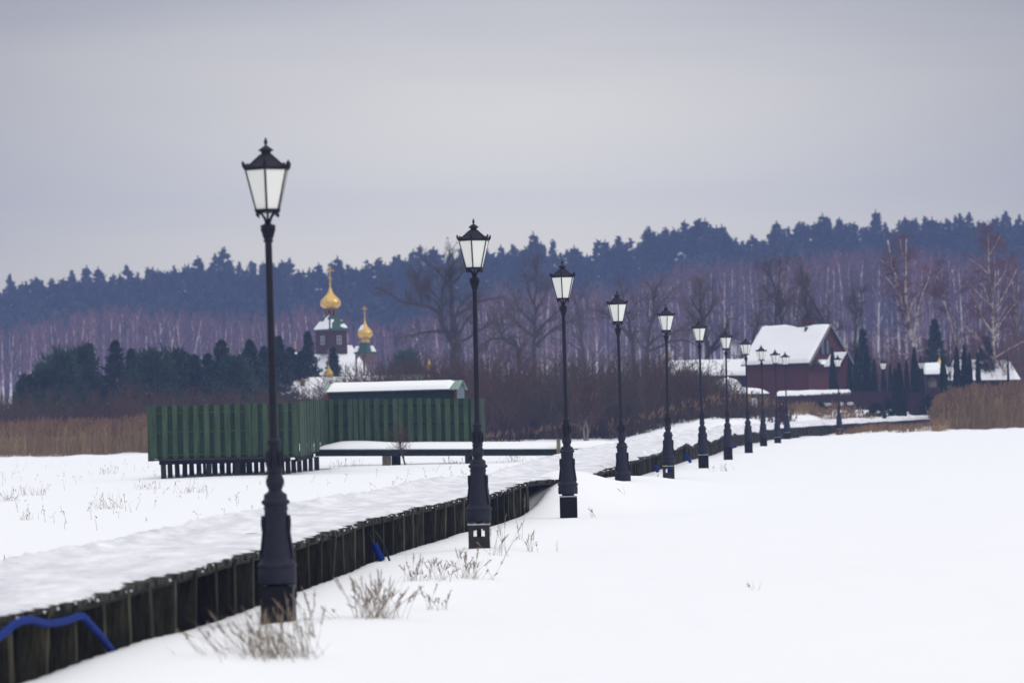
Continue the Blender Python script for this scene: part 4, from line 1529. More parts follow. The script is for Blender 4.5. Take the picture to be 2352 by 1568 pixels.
snow_slab(b, a0 + up * .02, a1 + up * .02, tp1 + up * .02, tp0 + up * .02, .2, 20, 10, 91, lump=.1)
b.build('snow_cover', M['snow_roof'], rf)
b = MB()
b.hexa([(a0[0] + .2, WY + .4, .8), (a1[0] - .2, WY + .4, .8), (a1[0] - .2, WY + 2.8, .8), (a0[0] + .2, WY + 2.8, .8)], [(a0[0] + .2, WY + .4, a0[2] - .05), (a1[0] - .2, WY + .4, a0[2] - .05), (a1[0] - .2, WY + 2.8, a0[2] - .05), (a0[0] + .2, WY + 2.8, a0[2] - .05)])
b.build('wall', M['red_dark'], well)
c = P(*wz(1380, 620), WY + 1.6)
zt_ = P(*wz(1380, 560), WY + 1.6)[2]
zb_ = P(*wz(1380, 668), WY + 1.6)[2]
b = MB()
b.frustum(c[:2], .14, zb_ - .3, .14, zb_ + .05, 8)
onion(b, c, .22, zb_, zt_, 14)
d2 = b.build('cupola', M['gold'], well)
b = MB()
cross(b, c, zt_ + .03, P(*wz(1380, 468), WY)[2], .36, .06)
b.build('cross', M['trim_pale'], d2)

# long snowy roof behind the right-hand trees
fb = thing('farmhouse', 'long farmhouse with a snowy roof behind the bare trees and thujas at the reeds', 'house', (P(2300, 850, 262)[0], 262, 1.2))
tl, tr_, bl, br_ = P(2190, 826, 264), P(2318, 828, 264), P(2172, 874, 260), P(2345, 872, 260)
bk3 = np.array((0, 4, 0))
b = MB()
b.hexa([bl - up * .1, br_ - up * .1, tr_ - up * .1, tl - up * .1], [bl, br_, tr_, tl])
b.hexa([tl - up * .1, tr_ - up * .1, wall(tr_ + bk3, br_[2]) - up * .1, wall(tl + bk3, bl[2]) - up * .1], [tl, tr_, wall(tr_ + bk3, br_[2]), wall(tl + bk3, bl[2])])
rf = b.build('roof', M['slate'], fb)
b = MB()
snow_slab(b, bl + up * .02, br_ + up * .02, tr_ + up * .02, tl + up * .02, .2, 30, 10, 92)
b.build('snow_cover', M['snow_roof'], rf)
b = MB()
b.hexa([(bl[0] + .4, 260.6, .8), (br_[0] - .4, 260.6, .8), (br_[0] - .4, 267, .8), (bl[0] + .4, 267, .8)], [(bl[0] + .4, 260.6, bl[2] - .08), (br_[0] - .4, 260.6, bl[2] - .08), (br_[0] - .4, 267, bl[2] - .08), (bl[0] + .4, 267, bl[2] - .08)])
b.build('wall', M['red_dark'], fb)

# grey lantern-like shrine by the gate
c = P(*wz(1298, 878), 231)
t_ = thing('lantern_box', 'little grey glazed lantern box on a post beside the well house', 'lantern', (c[0], 231, 1.2))
b = MB()
b.frustum(c[:2], .30, c[2] - .26, .34, c[2] + .2, 6)
b.build('glazing', M['trim_pale'], t_)
b = MB()
b.frustum(c[:2], .42, c[2] + .2, .06, c[2] + .5, 6)
b.build('roof', M['slate'], t_)
b = MB()
b.frustum(c[:2], .08, .9, .08, c[2] - .26, 8)
b.frustum(c[:2], .36, c[2] - .34, .30, c[2] - .26, 6)
b.build('post', M['slate'], t_)


# ------------------------------------------------------------------ trees
def grow(r, start, dirs, lens, K, wig, trop, droop=0.0):
    """[N,K,3] polylines that wander and bend up (trop) or down (droop)"""
    N = len(start)
    pts = np.zeros((N, K, 3))
    pts[:, 0] = start
    d = dirs / (np.linalg.norm(dirs, axis=1, keepdims=True) + 1e-9)
    step = lens[:, None] / (K - 1)
    for k in range(1, K):
        d = d + r.normal(0, wig, (N, 3)) + np.array((0, 0, trop - droop * k / K))
        d /= np.linalg.norm(d, axis=1, keepdims=True) + 1e-9
        pts[:, k] = pts[:, k - 1] + d * step
    return pts


def spawn(r, pts, rad, lens, n, t0, t1, ang, ratio, rratio, shrink=.45):
    """children along each parent: start points, directions, lengths, radii"""
    N, K, _ = pts.shape
    par = np.repeat(np.arange(N), n)
    t = r.uniform(t0, t1, len(par)) * (K - 1)
    i = np.minimum(t.astype(int), K - 2)
    f = (t - i)[:, None]
    st = pts[par, i] * (1 - f) + pts[par, i + 1] * f
    tan = pts[par, i + 1] - pts[par, i]
    tan /= np.linalg.norm(tan, axis=1, keepdims=True) + 1e-9
    rnd_ = r.normal(0, 1, (len(par), 3))
    perp = rnd_ - tan * (rnd_ * tan).sum(1, keepdims=True)
    perp /= np.linalg.norm(perp, axis=1, keepdims=True) + 1e-9
    a = r.normal(ang, .18, len(par))[:, None]
    d = tan * np.cos(a) + perp * np.sin(a)
    L = lens[par] * ratio * r.uniform(.6, 1.2, len(par)) * (1 - shrink * t / (K - 1))
    rr_ = (rad[par, i] * rratio) * r.uniform(.7, 1.1, len(par))
    return st, d, L, rr_


def taper(r0, K, end=.25):
    return r0[:, None] * np.linspace(1, end, K)[None]


def bare_tree(seed, stems, H, tr, boughs, bough_len, bough_ang, twigs=(7, 6), twr=.013, trop=.05, t0=.25, mats=('bark', 'twig'), birch=False, lean=None):
    """broadleaf tree in winter; stems: list of (dx, dy, lean_x, height share)"""
    r = np.random.default_rng(seed)
    n = len(stems)
    st = np.array([(s[0], s[1], -.4) for s in stems], float)
    dr = np.array([(s[2], r.normal(0, .08), 1.0) for s in stems])
    ln = np.array([H * s[3] for s in stems])
    T = grow(r, st, dr, ln, 12, .05 if birch else .10, .03)
    Tr = np.array([tr * s[3] for s in stems])[:, None] * np.linspace(1, .12, 12)[None] ** .9
    b = MB()
    b.tubes(T, Tr, 8)
    # main boughs
    s1, d1, l1, r1 = spawn(r, T, Tr, ln, boughs, t0, .95, bough_ang, bough_len, .62)
    B1 = grow(r, s1, d1, l1, 8, .05 if birch else .16, trop)
    R1 = taper(r1, 8, .2)
    b.tubes(B1, R1, 5)
    trunk = b.mesh('trunk', M[mats[0]])
    c = MB()
    s2, d2, l2, r2 = spawn(r, B1, R1, l1, twigs[0], .15, 1, .75, .55, .55)
    s2b, d2b, l2b, r2b = spawn(r, T, Tr, ln, 10, .45, 1, .7, .14, .35)
    s2, d2, l2, r2 = (np.concatenate(q) for q in ((s2, s2b), (d2, d2b), (l2, l2b), (r2, r2b)))
    B2 = grow(r, s2, d2, l2, 6, .16, trop * .8, .25 if birch else 0)
    R2 = taper(np.maximum(r2, twr * 1.3), 6, .3)
    c.tubes(B2, R2, 4)
    s3, d3, l3, r3 = spawn(r, B2, R2, l2, twigs[1], .1, 1, .7, .6, .6)
    B3 = grow(r, s3, d3, np.maximum(l3, .35), 5, .16, trop * .6, .45 if birch else 0)
    c.tubes(B3, taper(np.full(len(s3), twr), 5, .5), 3)
    s4, d4, l4, r4 = spawn(r, B3, taper(np.full(len(s3), twr), 5, .5), np.maximum(l3, .35), 3, .1, 1, .6, .75, .6)
    B4 = grow(r, s4, d4, np.maximum(l4, .25), 3, .15, .02, .5 if birch else 0)
    c.tubes(B4, taper(np.full(len(s4), twr * .8), 3, .5), 3)
    return trunk, c.mesh('branches', M[mats[1]])


def place_tree(meshes, x, y, rz, label, cat='tree', name='bare_tree', group=None, sc=1.0, z=None):
    t_ = thing(name, label, cat, (x, y, float(ground_z(x, y)) if z is None else z), group)
    t_.rotation_euler = (0, 0, rz)
    t_.scale = (sc, sc, sc)
    for me in meshes:
        own(me.name.split('.')[0], me, t_)
    return t_


def limb_tree(seed, Y, limbs, zoom, twigs=(16, 6), twr=.014, mats=('bark', 'twig'), birch=False, dep=2.2, tl=1.9, n3=3, nfork=0):
    """winter tree built from its own big limbs: each a chain of points with a start and an end radius; limbs also reach
    towards and away from the viewer"""
    r = np.random.default_rng(seed)
    fx = lambda q: P((zoom[0] + q[0] / zoom[2]) / 1.7007, (zoom[1] + q[1] / zoom[2]) / 1.7007, Y)
    foot = fx(limbs[0][0][0])
    gz_ = float(ground_z(foot[0], Y))
    b, c = MB(), MB()
    allp, allr, alll = [], [], []
    for k, (pts, ra, rb) in enumerate(limbs):
        w = np.array([fx(q) for q in pts]) - np.array((foot[0], Y, gz_))
        if k == 0:
            w = np.vstack([[w[0][0], 0, -.3], w])
        dy = 0 if ra > .25 else r.normal(0, dep)
        w[:, 1] += dy * np.linspace(0, 1, len(w)) ** 1.3
        w = catmull(w, .45)
        w = w + np.stack([noise2(np.arange(len(w)) * .45, np.full(len(w), a + k * 3.0), seed) for a in (0, 1, 2)], 1) * .22 * np.linspace(.2, 1, len(w))[:, None]
        rad = (ra + (rb - ra) * np.linspace(0, 1, len(w)) ** .8) * (.85 if birch else 1)
        b.tubes([w], [rad], 7)
        u = np.linspace(0, len(w) - 1, 14)
        allp.append(np.stack([np.interp(u, np.arange(len(w)), w[:, a]) for a in range(3)], 1))
        allr.append(np.interp(u, np.arange(len(w)), rad))
        alll.append(np.linalg.norm(np.diff(w, axis=0), axis=1).sum())
    L, RD, LN = np.array(allp), np.array(allr), np.array(alll)
    st, d, l, r1, = [], [], [], []
    for k in range(len(L)):
        n = max(4, int(twigs[0] * LN[k] / 6))
        a_, d_, l_, q_ = spawn(r, L[k:k + 1], RD[k:k + 1], np.array([1.0]), n, .22 if k else .45, 1, .75, 1, .5, .35)
        st.append(a_), d.append(d_), l.append(l_ * tl), r1.append(np.clip(q_, twr * 1.5, .06))
    st, d, l, r1 = (np.concatenate(q) for q in (st, d, l, r1))
    B2 = grow(r, st, d, l, 7, .15, .05, .30 if birch else 0)
    R2 = taper(r1, 7, .25)
    c.tubes(B2, R2, 4)
    s3, d3, l3, r3 = spawn(r, B2, R2, l, twigs[1], .1, 1, .7, .55, .6)
    l3 = np.maximum(l3, .35)
    B3 = grow(r, s3, d3, l3, 5, .15, .03, .5 if birch else 0)
    c.tubes(B3, taper(np.full(len(s3), twr), 5, .5), 3)
    s4, d4, l4, r4 = spawn(r, B3, taper(np.full(len(s3), twr), 5, .5), l3, n3, .1, 1, .6, .75, .6)
    B4 = grow(r, s4, d4, np.maximum(l4, .25), 3, .15, .02, .6 if birch else 0)
    c.tubes(B4, taper(np.full(len(s4), twr * .8), 3, .5), 3)
    return (b.mesh('trunk', M[mats[0]]), c.mesh('branches', M[mats[1]])), foot[0], gz_


ZA = (1500, 850, 2.351)
ZB = (2200, 1100, 3.92)
ZC = (3200, 750, 2.94)
limbed = [
    (11, 270, ZA, [
        ([(630, 1240), (625, 1170), (590, 1090), (545, 1000), (525, 900), (530, 800), (545, 680), (570, 610), (600, 570), (625, 480), (640, 400)], .42, .07),
        ([(690, 1240), (688, 1180), (660, 1050), (640, 950), (620, 820), (620, 700), (622, 600), (600, 520), (590, 400), (600, 300)], .36, .05),
        ([(522, 890), (440, 830), (350, 800), (250, 790), (150, 760), (60, 690), (0, 660)], .22, .04),
        ([(350, 797), (330, 700), (290, 620), (265, 520), (240, 430)], .13, .03),
        ([(522, 860), (480, 780), (410, 720), (390, 660), (380, 600)], .14, .03),
        ([(550, 1045), (440, 1045), (330, 1060), (220, 1090), (120, 1120)], .16, .03),
        ([(655, 900), (720, 860), (800, 820), (860, 780), (950, 760), (1100, 715)], .20, .03),
        ([(640, 600), (700, 540), (740, 480), (770, 400)], .16, .03),
        ([(570, 600), (545, 560), (480, 470), (400, 430), (370, 350)], .16, .03),
        ([(640, 960), (700, 800), (790, 740), (850, 640)], .15, .03),
        ([(690, 1150), (780, 1100), (860, 1040), (920, 1010), (1000, 950), (1050, 850)], .16, .03),
        ([(670, 1090), (740, 980), (800, 900), (870, 840)], .12, .03),
        ([(400, 820), (420, 760), (330, 640)], .10, .02),
        ([(530, 780), (440, 680), (330, 620), (240, 600)], .12, .03)],
     dict(twigs=(22, 6)), 'huge old bare tree with two trunks and wide boughs left of the second lamp'),
    (12, 275, ZA, [
        ([(1375, 1240), (1375, 1080), (1390, 1000), (1385, 900), (1380, 780), (1400, 650), (1390, 500), (1385, 400)], .34, .03),
        ([(1380, 1090), (1300, 1040), (1220, 960), (1180, 935), (1080, 910)], .17, .03),
        ([(1385, 980), (1300, 900), (1240, 830), (1205, 740), (1200, 640)], .15, .03),
        ([(1400, 1060), (1480, 960), (1560, 890), (1650, 800), (1690, 740)], .17, .03),
        ([(1400, 1180), (1510, 1060), (1600, 1000), (1750, 940), (1810, 890)], .16, .03),
        ([(1390, 860), (1450, 760), (1500, 650), (1520, 560)], .13, .03),
        ([(1382, 800), (1330, 700), (1310, 600), (1290, 520)], .12, .03)],
     dict(twigs=(20, 6)), 'round bare tree with forked boughs between the second and third lamps'),
    (20, 262, ZA, [
        ([(1240, 1230), (1200, 1170), (1110, 1110), (1060, 1040), (1040, 900), (1060, 780)], .22, .03),
        ([(1110, 1110), (1000, 1110), (900, 1165), (840, 1200)], .14, .03),
        ([(1080, 1070), (1150, 980), (1200, 900), (1180, 820)], .13, .03),
        ([(1130, 1120), (1220, 1060), (1290, 1010)], .10, .02)],
     dict(twigs=(24, 6)), 'small leaning bare tree just right of the second pole'),
    (13, 268, ZB, [
        ([(1075, 1100), (1065, 980), (1050, 880), (1030, 750), (1000, 620), (990, 520), (965, 420), (930, 300), (910, 180), (885, 30)], .32, .05),
        ([(1000, 480), (1050, 420), (1100, 385), (1140, 300), (1150, 250)], .15, .04),
        ([(1035, 880), (950, 770), (870, 690), (740, 560), (640, 520), (520, 460), (410, 430), (360, 380)], .17, .04),
        ([(740, 560), (680, 545), (580, 545), (540, 560)], .08, .02),
        ([(1010, 600), (1050, 575), (1100, 565)], .07, .05),
        ([(1060, 850), (1100, 780), (1170, 740), (1230, 720)], .11, .03)],
     dict(twigs=(11, 5)), 'crooked bare tree leaning left behind the fourth lamp'),
    (14, 272, ZB, [
        ([(1280, 1100), (1290, 980), (1310, 860), (1330, 720), (1350, 600), (1400, 480), (1400, 330), (1380, 180), (1330, 60), (1280, 0)], .34, .04),
        ([(1350, 620), (1440, 450), (1480, 360), (1520, 300), (1640, 190), (1690, 100)], .20, .04),
        ([(1400, 250), (1430, 100), (1490, 0)], .11, .03),
        ([(1345, 660), (1280, 520), (1290, 330), (1240, 220)], .10, .02),
        ([(1305, 980), (1440, 850), (1560, 820), (1700, 780), (1840, 700)], .14, .03),
        ([(1310, 1060), (1500, 990), (1600, 930), (1700, 890), (1850, 885), (2010, 960)], .16, .04),
        ([(1280, 1030), (1180, 960), (1160, 880), (1200, 800)], .10, .03)],
     dict(twigs=(12, 5)), 'forked bare tree rising left of the fifth lantern'),
    (15, 262, ZB, [
        ([(2205, 1250), (2215, 1150), (2230, 1060), (2200, 900), (2160, 760), (2130, 600), (2110, 500), (2095, 350), (2090, 150), (2100, 0)], .40, .05),
        ([(2240, 1050), (2350, 900), (2440, 780), (2500, 560)], .22, .04),
        ([(2235, 1080), (2370, 990), (2480, 900), (2600, 840)], .18, .04),
        ([(2160, 760), (2040, 640), (1960, 520), (1900, 400)], .16, .03),
        ([(2130, 600), (2230, 480), (2280, 350), (2300, 200)], .16, .03),
        ([(2105, 480), (2010, 330), (1960, 200)], .12, .03),
        ([(2095, 330), (2170, 200), (2220, 60)], .12, .03),
        ([(2190, 880), (2080, 800), (1960, 760), (1880, 740)], .13, .03)],
     dict(twigs=(22, 6)), 'dense bare tree right of the sixth lamp over the annex roof'),
]
for seed, Y, zoom, limbs, kw, label in limbed:
    ms, x, z0 = limb_tree(seed, Y, limbs, zoom, **kw)
    place_tree(ms, x, Y, 0, label, z=z0)
birches = [
    (31, 262, ZC, [
        ([(1080, 1800), (1050, 1660), (1010, 1500), (980, 1380), (940, 1220), (900, 1080), (860, 930), (828, 820), (810, 700), (790, 560)], .26, .07),
        ([(1065, 1720), (1030, 1480), (1005, 1300), (990, 1100), (1000, 900), (990, 760), (1000, 640), (1000, 540)], .22, .05),
        ([(1075, 1650), (1110, 1500), (1150, 1300), (1200, 1150), (1260, 1000), (1300, 850)], .17, .04),
        ([(988, 770), (960, 690), (945, 640), (940, 540)], .10, .04),
        ([(935, 1190), (880, 1120), (830, 1080), (730, 990)], .11, .04), ([(838, 860), (780, 820), (715, 775)], .09, .03),
        ([(1040, 1390), (1060, 1300), (1100, 1220), (1200, 1110)], .10, .04), ([(920, 1260), (880, 1190)], .07, .03),
        ([(1010, 850), (1060, 760)], .07, .03), ([(985, 950), (950, 910)], .06, .03), ([(1330, 1020), (1385, 880)], .06, .03),
        ([(1050, 1860), (980, 1865), (900, 1795), (830, 1763), (740, 1775)], .10, .03), ([(1040, 1720), (940, 1670), (800, 1665)], .08, .03),
        ([(1110, 1835), (1180, 1810), (1280, 1790), (1420, 1770)], .09, .03), ([(1090, 1720), (1190, 1660), (1290, 1690)], .07, .03)],
     dict(twigs=(21, 7), tl=1.9, dep=1.6), 'big birch of three pale stems behind the fence and lamp thirteen'),
    (32, 262, ZC, [
        ([(2010, 1980), (2000, 1800), (1990, 1600), (1990, 1450), (1985, 1300), (1975, 1100), (1960, 900), (1945, 700), (1938, 560), (1935, 420)], .30, .05),
        ([(1985, 1570), (1920, 1500), (1850, 1400), (1750, 1280)], .12, .03), ([(1982, 1310), (1880, 1200), (1780, 1080), (1720, 1020)], .12, .03),
        ([(2000, 1380), (2080, 1250), (2180, 1080), (2220, 1000), (2280, 900)], .13, .04), ([(1962, 970), (1900, 880), (1840, 810), (1770, 765)], .10, .03),
        ([(2000, 1130), (2050, 1030), (2100, 960), (2130, 880), (2143, 790)], .11, .03), ([(1948, 720), (1990, 620), (2002, 530)], .09, .03),
        ([(2000, 1160), (2030, 1000), (2050, 800), (2053, 600)], .09, .03), ([(1945, 1250), (1900, 1100), (1860, 1020), (1800, 920)], .08, .03),
        ([(1990, 1620), (1850, 1440), (1800, 1340), (1650, 1150)], .10, .03), ([(1985, 1900), (1880, 1800), (1820, 1690), (1640, 1540)], .14, .03),
        ([(1975, 1880), (1900, 1840), (1800, 1700), (1560, 1430)], .11, .03), ([(2010, 1900), (2090, 1860), (2200, 1790), (2380, 1710)], .11, .03),
        ([(2010, 1700), (2080, 1530), (2160, 1440), (2310, 1250)], .11, .03), ([(2015, 1600), (2060, 1500), (2180, 1290)], .09, .03)],
     dict(twigs=(22, 7), tl=2.0, dep=1.8), 'tall pale birch with long rising boughs above the right reeds'),
]
for seed, Y, zoom, limbs, kw, label in birches:
    ms, x, z0 = limb_tree(seed, Y, limbs, zoom, birch=True, twr=.0095, mats=('birch_bark', 'near_birch_twig'), **kw)
    place_tree(ms, x, Y, 0, label, name='birch_tree', z=z0)

bare = [  # px of the foot, top y, Y, seed, recipe
    (1795, 585, 266, 16, dict(stems=[(0, 0, -.05, 1), (1.1, .3, .05, .98)], tr=.24, boughs=13, bough_len=.30, bough_ang=.55, t0=.2, twigs=(9, 6)), 'slender bare tree of two upright stems behind the snowy ridge'),
    (1872, 590, 268, 17, dict(stems=[(0, 0, 0, 1), (.8, .3, .10, .9)], tr=.25, boughs=13, bough_len=.32, bough_ang=.55, t0=.2, twigs=(9, 6)), 'bare tree standing right behind the brick chimney'),
    (1965, 640, 266, 18, dict(stems=[(0, 0, 0, 1)], tr=.24, boughs=18, bough_len=.36, bough_ang=.6, t0=.12, twigs=(9, 6)), 'broom-shaped bare tree right of the red gable'),
    (1330, 640, 280, 19, dict(stems=[(0, 0, .02, 1)], tr=.18, boughs=10, bough_len=.30, bough_ang=.7, t0=.2, twigs=(6, 5)), 'thin bare tree just right of the third lamp'),
    (1700, 660, 276, 22, dict(stems=[(0, 0, .05, 1)], tr=.18, boughs=11, bough_len=.34, bough_ang=.7, t0=.15, twigs=(7, 5)), 'bushy bare tree behind the seventh and eighth lanterns'),
]
for px, ty, Y, seed, rec, label in bare:
    x = P(px, 800, Y)[0]
    zt = P(px, ty, Y)[2]
    place_tree(bare_tree(seed, H=(zt - float(ground_z(x, Y))) * 1.02, twr=.0105, **rec), x, Y, 0, label)
for px, ty, Y, seed, rec, label in [
    (2215, 600, 285, 33, dict(stems=[(0, 0, 0, 1)], tr=.16, boughs=14, bough_len=.25, bough_ang=.5, t0=.25), 'thin birch between the two big pale birches'),
    (2340, 600, 290, 34, dict(stems=[(0, 0, .02, 1)], tr=.18, boughs=14, bough_len=.25, bough_ang=.5, t0=.25), 'thin dark birch at the right edge behind the tall birch'),
]:
    x = P(px, 830, Y)[0]
    zt = P(px, ty, Y)[2]
    place_tree(bare_tree(seed, H=(zt - float(ground_z(x, Y))) * 1.02, twigs=(8, 6), twr=.013, birch=True, mats=('birch_bark', 'birch_twig'), **rec), x, Y, 0, label, name='birch_tree')


# conifers -------------------------------------------------------------
def spray(r, c, d, L, w, n):
    """n needle sprays: thin triangles around points c along directions d"""
    side = np.cross(d, r.normal(0, 1, (n, 3)))
    side /= np.linalg.norm(side, axis=1, keepdims=True) + 1e-9
    return np.stack([c - side * w[:, None], c + side * w[:, None], c + d * L[:, None]], 1)


def clots(r, c, H, snow):
    """which sprays carry snow: a few tight clumps on the lower boughs"""
    k = np.zeros(len(c), bool)
    low = np.where(c[:, 2] < H * .62)[0]
    for i in r.choice(low, max(1, int(snow * 420))):
        d = np.linalg.norm((c - c[i]) * np.array((1, 1, 2.2)), axis=1)
        k |= (d < r.uniform(.10, .34)) & (r.random(len(c)) < .5)
    return k


def spruce(seed, H, Rm, n_br=260, per=26, sz=.26, mats='needle', snow=.02, power=.85, gap=0.04):
    r = np.random.default_rng(seed)
    b = MB()
    b.tubes([[(0, 0, -.4), (.05, 0, H * .5), (0, 0, H)]], [[.02 * H, .012 * H, .004 * H]], 7)
    trunk = b.mesh('trunk', M['pine_bark'])
    t = r.uniform(gap, 1, n_br) ** 1.15
    z = H * t
    whorl = 1 + .16 * np.sin(z * 2 * math.pi / (H * .085) + r.normal(0, .4, n_br))
    L = Rm * (1 - t) ** power * r.uniform(.65, 1.15, n_br) * whorl + .10
    az = r.uniform(0, 2 * math.pi, n_br)
    rise = -.30 + .85 * sstep(.45, 1.0, t) + r.normal(0, .12, n_br)
    u = r.uniform(.05, 1, (n_br, per)) ** .7
    dirx, diry = np.cos(az)[:, None], np.sin(az)[:, None]
    px = dirx * L[:, None] * u
    py = diry * L[:, None] * u
    pz = z[:, None] + L[:, None] * (rise[:, None] * u + .28 * u ** 2)
    c = np.stack([px, py, pz], -1).reshape(-1, 3)
    c += r.normal(0, .05, c.shape) * (L[:, None] * .9 + .3).repeat(per, 1).reshape(-1, 1)
    d = np.stack([np.broadcast_to(dirx, px.shape), np.broadcast_to(diry, px.shape), np.full(px.shape, .1)], -1).reshape(-1, 3)
    n = len(c)
    d = d + r.normal(0, .6, (n, 3))
    d /= np.linalg.norm(d, axis=1, keepdims=True)
    q = MB()
    Ls = sz * r.uniform(.6, 1.5, n)
    q.tris(spray(r, c, d, Ls, Ls * .26, n))
    # leader
    m = 70
    cc = np.stack([r.normal(0, .02, m), r.normal(0, .02, m), H * r.uniform(.86, 1.03, m)], 1)
    dd = r.normal(0, .4, (m, 3)) + np.array((0, 0, .9))
    dd /= np.linalg.norm(dd, axis=1, keepdims=True)
    q.tris(spray(r, cc, dd, np.full(m, sz * .9), np.full(m, sz * .12), m))
    k = clots(r, c, H, snow)
    if k.any():
        cs = c[k] + np.array((0, 0, .05))
        ns = len(cs)
        off = r.normal(0, 1, (ns, 3)) * np.array((1, 1, .25))
        q.tris(spray(r, cs, off / np.linalg.norm(off, axis=1, keepdims=True), np.full(ns, sz * 1.0), np.full(ns, sz * .45), ns), 1)
    return trunk, q.mesh('crown', [M[mats], M['snow_roof']])


def pine(seed, H, Rm, base=.05, n_cl=60, per=110, sz=.22, mats='needle_pine', snow=.02, flat=.7):
    """rounded pine made of needle tufts that point up and outward"""
    r = np.random.default_rng(seed)
    b = MB()
    b.tubes([[(0, 0, -.4), (.1, 0, H * .4), (0, .1, H * .97)]], [[.017 * H, .012 * H, .003 * H]], 7)
    t = r.uniform(base, 1, n_cl)
    az = r.uniform(0, 2 * math.pi, n_cl)
    lobe = 1 + .30 * np.sin(az * 2 + r.uniform(0, 6)) + .22 * np.sin(az * 3 + t * 5)
    rad = Rm * np.clip(1.04 - t, .02, 1) ** .58 * lobe * r.uniform(.45, 1.12, n_cl)
    cen = np.stack([rad * np.cos(az), rad * np.sin(az), H * t - Rm * .1], 1)
    st = np.stack([np.zeros(n_cl), np.zeros(n_cl), np.clip(H * t - rad * .5, .2, H)], 1)
    b.tubes(np.stack([st, (st + cen) / 2 + np.array((0, 0, -.1)), cen], 1), np.stack([np.full(n_cl, .005 * H), np.full(n_cl, .004 * H), np.full(n_cl, .001 * H)], 1), 4)
    trunk = b.mesh('trunk', M['pine_bark'])
    cr = Rm * r.uniform(.22, .42, n_cl) * (1.1 - .5 * t)
    c = np.repeat(cen, per, 0) + r.normal(0, .55, (n_cl * per, 3)) * np.repeat(cr, per)[:, None] * np.array((1, 1, flat))
    out = c - np.repeat(st, per, 0)
    out /= np.linalg.norm(out, axis=1, keepdims=True) + 1e-9
    d = out * .7 + np.array((0, 0, .75)) + r.normal(0, .35, out.shape)
    d /= np.linalg.norm(d, axis=1, keepdims=True)
    n = len(c)
    Ls = sz * r.uniform(.6, 1.5, n)
    q = MB()
    q.tris(spray(r, c, d, Ls, Ls * .28, n))
    for _ in range(4):                       # upright shoots that break the outline
        f = cen + r.normal(0, .6, cen.shape) * cr[:, None] * np.array((1, 1, .4)) + np.array((0, 0, .3)) * cr[:, None]
        o2 = (cen - st) / (np.linalg.norm(cen - st, axis=1, keepdims=True) + 1e-6)
        dd = np.stack([r.normal(0, .15, n_cl), r.normal(0, .15, n_cl), np.ones(n_cl)], 1) + o2 * .35
        m_ = np.repeat(np.arange(n_cl), 16)
        u_ = r.uniform(0, 1, len(m_))
        ln_ = r.uniform(.35, .9, n_cl)[m_] * Rm * .32
        q.tris(spray(r, f[m_] + dd[m_] * (u_ * ln_)[:, None], dd[m_] + r.normal(0, .42, (len(m_), 3)) * (1.1 - u_)[:, None], sz * (1.4 - .6 * u_), np.full(len(m_), sz * .2), len(m_)))
    k = clots(r, c, H, snow)
    if k.any():
        cs = c[k]
        ns = len(cs)
        off = r.normal(0, 1, (ns, 3)) * np.array((1, 1, .3))
        q.tris(spray(r, cs, off / np.linalg.norm(off, axis=1, keepdims=True), np.full(ns, sz * 1.2), np.full(ns, sz * .55), ns), 1)
    return trunk, q.mesh('crown', [M[mats], M['snow_roof']])


con = [  # kind, px, top y, Y, spread, label
    ('pine', 140, 812, 228, 2.6, 'bushy young pine at the left end of the evergreens, by the reeds'),
    ('pine', 185, 800, 234, 2.4, 'rounded green pine second from the left end of the evergreens'),
    ('spruce', 205, 792, 240, 2.5, 'spruce with a thin bare tip between the two leftmost bushy pines'),
    ('spruce', 265, 786, 231, 2.7, 'dark pointed spruce standing clear above the left pines'),
    ('pine', 345, 808, 228, 2.7, 'broad green pine right of the dark pointed spruce'),
    ('pine', 395, 806, 233, 2.4, 'broad bushy pine with snow clots above the fence\'s left corner'),
    ('spruce', 448, 818, 229, 2.2, 'small spruce right of the broad pines, over the green fence'),
    ('spruce', 510, 783, 230, 2.8, 'narrow tall spruce over the middle of the left fence panel'),
    ('spruce', 575, 785, 231, 2.9, 'spruce just left of the nearest lamp pole'),
    ('spruce', 640, 776, 236, 2.8, 'dark spruce standing directly behind the nearest lamp pole'),
    ('spruce', 668, 800, 242, 2.7, 'spruce right of the nearest lamp pole, before the small cupola'),
    ('spruce', 709, 765, 246, 2.1, 'slim dark spruce left of the church tower'),
    ('spruce', 766, 800, 250, 1.8, 'small dark spruce in front of the church tower roof'),
    ('spruce', 302, 806, 236, 2.4, 'dark spruce filling the gap right of the pointed spruce'),
    ('spruce', 425, 812, 236, 2.6, 'bluish spruce behind the broad bushy pine'),
    ('spruce', 478, 815, 234, 2.6, 'low wide spruce left of the narrow tall spruce'),
    ('pine', 542, 822, 228, 2.4, 'low bushy pine between the two spruces left of the nearest lamp'),
    ('spruce', 608, 800, 240, 2.6, 'bushy spruce close on the left of the nearest lamp pole'),
    ('spruce', 690, 812, 240, 2.3, 'low spruce before the small cupola, right of the nearest lamp'),
    ('pine', 105, 840, 226, 2.3, 'spreading low pine on the left flank of the evergreens'),
    ('pine', 60, 862, 226, 1.6, 'low pine sprout at the far left above the brown reeds'),
    ('pine', 930, 812, 262, 2.6, 'dark pine tops behind the thicket left of the old bare tree'),
    ('spruce', 2150, 735, 258, 1.7, 'dark spruce between the two big birches by the well house'),
    ('spruce', 2265, 775, 262, 1.8, 'dark spruce at the foot of the tall pale birch'),
    ('spruce', 1984, 760, 262, 1.2, 'small dark spruce right of the red gable under the broom-shaped tree'),
]
